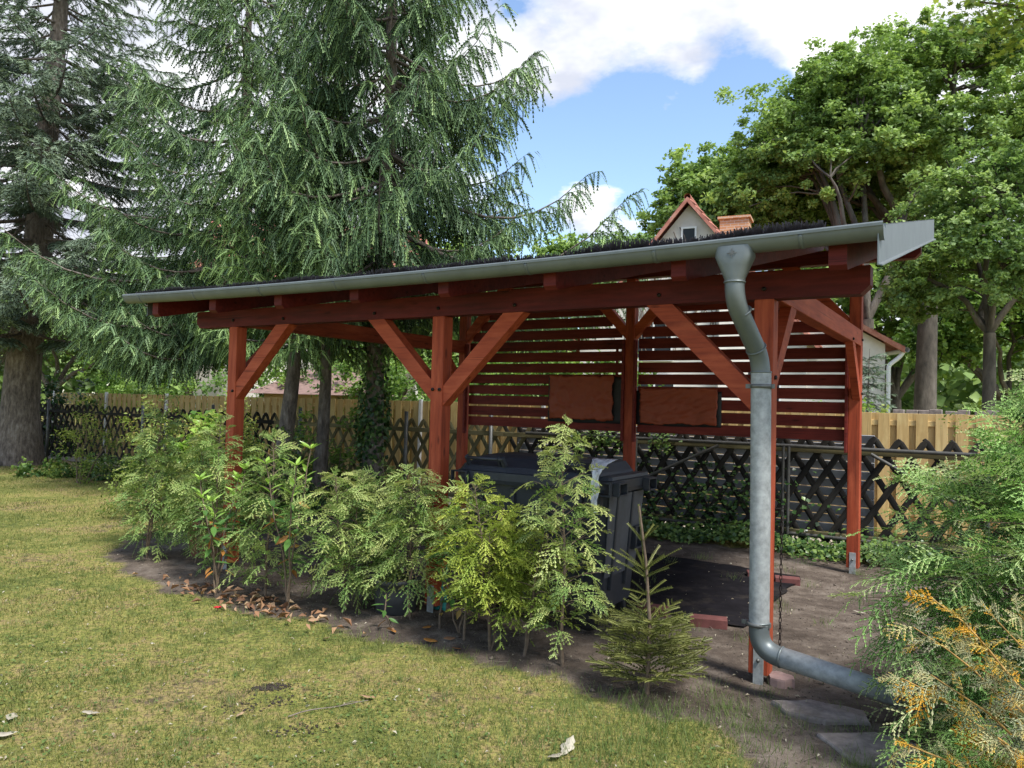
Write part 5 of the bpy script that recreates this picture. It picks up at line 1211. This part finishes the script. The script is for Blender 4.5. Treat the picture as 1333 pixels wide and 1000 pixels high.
# ------------------------------------------------------------------ ivy along the fence
def ivy(name, lab, n, uf, zf, seed, size=(.035, .065), tb=0.):
    r = np.random.default_rng(seed); u, v = uf(r, n); P = cw(u, v); z = zf(r, u, v, n); O = np.stack([P[:, 0], P[:, 1], z+gh(P[:, 0], P[:, 1])], -1)
    N_ = np.stack([-VV[0]*.5+0*u, -VV[1]*.5+0*u, 1+0*u], -1)+r.normal(size=(n, 3))*.45
    V, Fc, T = leaves(O, N_, r.uniform(*size, n), np.clip(r.normal(.45, .25, n)+tb, 0, 1), .95); return props(mesh_np(name, V, Fc, M['ivy'], None, T), label=lab, kind='stuff')
ivy('ground_ivy', 'sunlit ivy carpet along the foot of the lattice fence', 9000, lambda r, n: (r.uniform(-4.2, 1.6, n), 4.42+.22*r.normal(size=n)*.8), lambda r, u, v, n: np.abs(r.normal(.06, .05, n))+.05*(1+np.sin(u*4)), 171, tb=.18)
ivy('climbing_ivy', 'dark ivy climbing the lattice fence', 1500, lambda r, n: (np.concatenate([r.normal(-2.9, .30, n//2), r.normal(-1.5, .5, n-n//2)]), 4.55-.10*r.random(n)), lambda r, u, v, n: np.abs(r.normal(.35, .28, n)), 172, (.04, .07), -.05)
ivy('flowering_creeper', 'pale-leaved creeper spilling over the fence rail between the tarpaulins', 420, lambda r, n: (np.concatenate([r.normal(-3.25, .26, n-110), r.normal(-2.28, .09, 110)]), 4.42+.12*r.random(n)), lambda r, u, v, n: 1.15+.08*r.normal(size=n), 173, (.04, .065), .45)
ivy('ground_ivy', 'ivy patch creeping left of the carport under the spruces', 5200, lambda r, n: (r.uniform(-9.5, -4.6, n), 3.6+.7*r.normal(size=n)*.7), lambda r, u, v, n: np.abs(r.normal(.05, .06, n)), 174, (.05, .09), .0)

# ------------------------------------------------------------------ grass, litter, clods
def scatter(n, seed, dpow=1.5, ymax=16.):
    r = np.random.default_rng(seed); k = 0; X = []; 
    y = 2.5+(ymax-2.5)*r.random(n*2)**dpow; hwid_ = y*.74+.3; x = r.uniform(-1, 1, n*2)*hwid_
    return r, x[:n], y[:n]
r, x, y = scatter(400000, 181, 1.7, 17)
s = soil(x, y); pat = vnoise(x*1.3, y*1.3, 55); keep = (r.random(len(x)) > s*1.05)&(r.random(len(x)) < .62+.28*pat); x, y, s, pat = x[keep], y[keep], s[keep], pat[keep]
d_ = np.hypot(x, y); hh = r.uniform(.012, .032, len(x))*(1+.35*pat)*(1+.03*d_)
O = np.stack([x, y, gh(x, y)-.002], -1); tv = np.clip(.45+.22*vnoise(x*.7, y*.7, 56)+.12*vnoise(x*4, y*4, 57)+r.normal(0, .20, len(x)), 0, 1)
V, Fc, T = blades(O, hh, r.uniform(.0026, .0052, len(x))*(.7+.13*d_), .9, tv)
props(mesh_np('lawn_grass', V, Fc, M['grass'], None, T), label='short mossy yellow-green lawn grass', kind='stuff'); ng = len(x)
# longer fresh grass at the bottom of the picture and along the bed
r, x, y = scatter(120000, 182, 1.3, 7.5)
lg = np.exp(-((x-.55)/1.0)**2-((y-3.55)/.55)**2)*1.0+.30*np.exp(-(np.abs(sdist(x, y))/.10)**2)*(y < 6)+.10*(vnoise(x*2, y*2, 61) > .45)
lg = np.clip(lg, 0, 1)*(1-.8*np.clip((x-1.35)*3, 0, 1)); keep = r.random(len(x)) < lg*(.45+.5*vnoise(x*6, y*6, 62)); x, y, lg = x[keep], y[keep], lg[keep]
hh = r.uniform(.03, .085, len(x))*(.6+.6*lg); O = np.stack([x, y, gh(x, y)-.002], -1)
V, Fc, T = blades(O, hh, r.uniform(.0025, .0042, len(x)), .75, np.clip(r.normal(.5, .2, len(x)), 0, 1))
props(mesh_np('long_grass', V, Fc, M['tallgrass'], None, T), label='longer fresh grass along the bed edge and lawn front', kind='stuff')
# tufts dotted over the lawn
r = np.random.default_rng(187); ty = 2.9+5.5*r.random(420)**1.4; tx = r.uniform(-.74, .74, 420)*ty; k = soil(tx, ty) < .3; tx, ty = tx[k], ty[k]; th_ = r.uniform(.025, .055, len(tx)); tn = 26
x = np.repeat(tx, tn)+r.normal(0, .022, len(tx)*tn); y = np.repeat(ty, tn)+r.normal(0, .022, len(tx)*tn); O = np.stack([x, y, gh(x, y)-.002], -1)
V, Fc, T = blades(O, np.repeat(th_, tn)*r.uniform(.5, 1.2, len(x)), r.uniform(.0025, .0045, len(x)), 1.0, np.clip(r.normal(.5, .2, len(x))+np.repeat(r.normal(0, .2, len(tx)), tn), 0, 1))
props(mesh_np('grass_tufts', V, Fc, M['tallgrass'], None, T), label='small darker grass tufts dotted over the mossy lawn', kind='stuff')
# thin weeds on the bare soil
r = np.random.default_rng(183); tx = np.concatenate([r.uniform(1.0, 4.2, 60), r.uniform(1.0, 2.2, 40), r.normal(.85, .3, 30)]); ty = np.concatenate([r.uniform(3.3, 8.2, 60), r.uniform(3.0, 4.3, 40), r.normal(4.0, .12, 30)])
x = np.repeat(tx, 34)+r.normal(0, .045, 130*34); y = np.repeat(ty, 34)+r.normal(0, .045, 130*34); O = np.stack([x, y, gh(x, y)-.002], -1)
V, Fc, T = blades(O, r.uniform(.02, .10, len(x)), r.uniform(.002, .0038, len(x)), .7, np.clip(r.normal(.55, .2, len(x)), 0, 1))
props(mesh_np('weeds', V, Fc, M['tallgrass'], None, T), label='thin weeds sprouting from the bare soil', kind='stuff')
# clover-like leaves in the lawn
r, x, y = scatter(15000, 184, 1.5, 8); keep = (soil(x, y) < .5)&(vnoise(x*1.7, y*1.7, 63) > -.05); x, y = x[keep], y[keep]
O = np.stack([x, y, gh(x, y)+r.uniform(.006, .022, len(x))], -1); V, Fc, T = leaves(O, np.array([0, 0, 1.])+r.normal(size=O.shape)*.35, r.uniform(.010, .024, len(x)), np.clip(r.normal(.45, .2, len(x)), 0, 1), .8)
props(mesh_np('lawn_weeds', V, Fc, M['tallgrass'], None, T), label='tiny broad-leaved plants among the lawn grass', kind='stuff')
# crumbs and bits on soil
r = np.random.default_rng(185); n = 13000; y = 2.6+6*r.random(n)**1.3; x = r.uniform(-.72, .72, n)*y+.3; k = soil(x, y) > r.uniform(.3, 1, n); x, y = x[k], y[k]
def rocks(x, y, sz, seed, sink=.3):
    r = np.random.default_rng(seed); n = len(x); oc = np.array([(1, 0, 0), (-1, 0, 0), (0, 1, 0), (0, -1, 0), (0, 0, 1), (0, 0, -1)], float); f = np.array([(0, 2, 4), (2, 1, 4), (1, 3, 4), (3, 0, 4), (2, 0, 5), (1, 2, 5), (3, 1, 5), (0, 3, 5)])
    V = oc[None]*sz[:, None, None]*r.uniform(.6, 1.3, (n, 6, 1))*np.array([1, 1, .7]); a = r.uniform(0, 6.28, n); c, s = np.cos(a), np.sin(a); V = np.stack([V[..., 0]*c[:, None]-V[..., 1]*s[:, None], V[..., 0]*s[:, None]+V[..., 1]*c[:, None], V[..., 2]], -1)
    V = V+np.stack([x, y, gh(x, y)+sz*sink], -1)[:, None]; return V.reshape(-1, 3), ((np.arange(n)*6)[:, None, None]+f[None]).reshape(-1, 3)
V, Fc = rocks(x, y, r.uniform(.002, .009, len(x))*(1+1.2*(r.random(len(x)) > .97)), 186)
M['crumb'] = plain('soil_crumbs', (.11, .088, .07), .95, 0, .5, 40)
props(mesh_np('soil_crumbs', V, Fc, M['crumb'], None), label='loose crumbs and pebbles on the bare soil', kind='stuff')
for (cx_, cy_, sx_, sy_, n, lab) in ((-1.30, 4.19, .085, .030, 300, 'small dark heap of dug-up earth in the middle of the lawn'), (-1.22, 4.0, .22, .05, 130, 'scattered earth crumbs just below the dug-up heap'), (-1.0, 3.66, .11, .04, 90, 'faint patch of scratched earth nearer the bottom of the lawn')):
    r = np.random.default_rng(int(n)); x = r.normal(cx_, sx_, n); y = r.normal(cy_, sy_, n)+.3*(x-cx_); V, Fc = rocks(x, y, r.uniform(.004, .011, n)*np.exp(-((x-cx_)/sx_)**2*.3), n+1, .35)
    props(mesh_np('earth_heap', V, Fc, M['soilclod'], None), label=lab, kind='stuff')
# leaf litter
def litter(x, y, sz, seed, h=.01, curl=.35):
    r = np.random.default_rng(seed); n = len(x); O = np.stack([x, y, gh(x, y)+r.uniform(.2, 1, n)*h+.006], -1)
    return leaves(O, np.array([0, 0, 1.])+r.normal(size=(n, 3))*curl, sz, r.random(n), .42, .5)
r = np.random.default_rng(190)
cs_ = [(-2.36, 6.08, .24, .13, 34), (-2.05, 5.88, .24, .12, 38), (-1.72, 5.66, .20, .11, 34), (-1.45, 5.52, .25, .08, 16), (-2.75, 6.35, .2, .08, 14)]
x = np.concatenate([r.normal(a, s_, k) for a, b, s_, t_, k in cs_]); y = np.concatenate([r.normal(b, t_, k) for a, b, s_, t_, k in cs_])-.55*(x-np.concatenate([np.full(k, a) for a, b, s_, t_, k in cs_]))
V, Fc, T = litter(x, y, r.uniform(.05, .10, len(x)), 191, .035); props(mesh_np('leaf_litter', V, Fc, M['litter'], None, T), label='drift of brown laurel leaves along the edge of the bed', kind='stuff')
n = 1400; y = 2.7+7*r.random(n)**1.5; x = r.uniform(-.72, .75, n)*y; V, Fc, T = litter(x, y, r.uniform(.008, .032, n), 192, .012)
props(mesh_np('dry_bits', V, Fc, M['paleleaf'], None, T), label='scattered bleached bits of dry leaf on lawn and soil', kind='stuff')
# fine woody debris on the soil
r = np.random.default_rng(195); a = Acc()
for k in range(420):
    y_ = 2.9+5.2*r.random()**1.2; x_ = r.uniform(-.5, .72)*y_
    if soil(np.array(x_), np.array(y_)) < .6: continue
    an = r.uniform(0, 6.28); l = r.uniform(.03, .16); t = np.linspace(0, 1, 4); P = np.stack([x_+np.cos(an)*l*t+r.normal(0, .004, 4), y_+np.sin(an)*l*t+r.normal(0, .004, 4), gz(x_, y_)+.006+.006*r.random(4)], -1)
    V, Fc = tube_np(P, r.uniform(.001, .0022), 3); a.add(V, Fc)
o = a.obj('woody_debris', M['deadtwig']); props(o, label='small dead twigs strewn over the bare soil', kind='stuff')
def leaf(x_, y_, sz, m, lab, seed, tint=.6, z=None):
    r = np.random.default_rng(seed); g_ = 9; t = np.linspace(0, 1, g_); w_ = np.sin(t**.8*np.pi)*.36*(1+.25*np.sin(t*18)*(m == 'paleleaf')); w_[0] = .02; w_[-1] = .01
    V = []; 
    for ti, wi in zip(t, w_): V += [(ti-.5, -wi*.6, .12*abs(ti-.5)+.10*wi+r.normal(0, .01)), (ti-.5, 0, .10*abs(ti-.5)), (ti-.5, wi*.6, .12*abs(ti-.5)+.14*wi+r.normal(0, .01))]
    V = np.array(V)*sz; Fc = [(i*3+c, i*3+c+1, i*3+c+4, i*3+c+3) for i in range(g_-1) for c in range(2)]
    o = mesh_np('fallen_leaf', V, np.array(Fc), M[m], None, np.full(len(V), tint), smooth=True); s = o.modifiers.new('t', 'SOLIDIFY'); s.thickness = .0012
    o.location = (x_, y_, gz(x_, y_)+.016); o.rotation_euler = (r.normal(0, .15), r.normal(0, .15), r.uniform(0, 6.28)); props(o, label=lab, cat='leaf'); return o
def gp(x_, y_):
    q = cam_ray(x_-666.5, y_-500); t = -EYE/q.z; return q.x*t, q.y*t
for i, (x_, y_, sz, m, t_, lab) in enumerate(((118, 932, .085, 'paleleaf', .7, 'pale dry leaf lying on the lawn in the lower left'), (14, 938, .11, 'paleleaf', .8, 'pale leaf at the left edge of the lawn'), (6, 962, .10, 'paleleaf', .9, 'bleached leaf cut by the lower left edge'),
        (312, 934, .075, 'litter', .9, 'tan leaf on the lawn below the earth heap'), (478, 912, .085, 'litter', .7, 'brown leaf at the tip of the fallen twig'), (740, 978, .14, 'paleleaf', 1., 'large bleached oak leaf in the grass at the bottom centre'), (722, 990, .09, 'paleleaf', .6, 'small bleached leaf beside the large pale oak leaf'),
        (512, 826, .075, 'orangeleaf', .5, 'single orange leaf on the bed left of the middle laurel'), (560, 838, .10, 'orangeleaf', .4, 'bright orange leaf at the bed edge below the middle post'), (556, 820, .085, 'orangeleaf', .3, 'orange-brown leaf leaning on the foot of the middle laurel'), (594, 848, .06, 'orangeleaf', .0, 'small red-orange leaf right of the middle laurel'),
        (585, 836, .09, 'litter', .5, 'brown curled leaf under the middle laurel'), (440, 948, .06, 'litter', .6, 'small dark leaf below the fallen twig'), (1118, 798, .10, 'paleleaf', .9, 'pale leaf on bare soil near the conifer'), (1070, 892, .06, 'paleleaf', .8, 'whitish leaf scrap under the drain pipe'), (322, 800, .09, 'litter', .9, 'tan leaf at the end of the brown leaf drift'), (425, 834, .08, 'litter', .8, 'curled tan leaf at the lawn edge of the bed'))):
    a, b = gp(x_, y_); leaf(a, b, sz, m, lab, 200+i, t_)
a0, b0_ = gp(375, 938); a1, b1 = gp(480, 915); t = np.linspace(0, 1, 9)
tw_ = empty('fallen_twig', (a0, b0_, gz(a0, b0_)), 0, label='thin grey twig lying on the lawn', cat='twig')
P = np.stack([(a1-a0)*t, (b1-b0_)*t+.02*np.sin(t*5), .014+.004*np.sin(t*9)], -1); tube('stem', P, np.linspace(.0035, .002, 9), M['deadtwig'], tw_, 6); tube('side_shoot', [P[5], P[5]+[.05, .05, .006], P[5]+[.1, .05, .004]], [.002, .0015, .001], M['deadtwig'], tw_, 5)
a, b = gp(318, 808)
fl = empty('red_flower', (a-.28, b+.22, gz(a, b)), 0, label='small red flower among the brown leaves at the laurel foot', cat='flower')
for k in range(6):
    an = k*1.05; o = mesh_np('petal', np.array([(0, 0, .03), (.02*math.cos(an-.4), .02*math.sin(an-.4), .042), (.035*math.cos(an), .035*math.sin(an), .040), (.02*math.cos(an+.4), .02*math.sin(an+.4), .042)]), np.array([(0, 1, 2, 3)]), M['flower'], fl)
tube('stem', [(0, 0, 0), (.0, 0, .03)], .003, M['twig'], fl, 5)
print('grass', ng)
tot = sum(len(o.data.loops)-2*len(o.data.polygons) for o in bpy.data.objects if o.type == 'MESH'); print('TOTAL TRIS', tot, 'objects', len(bpy.data.objects))
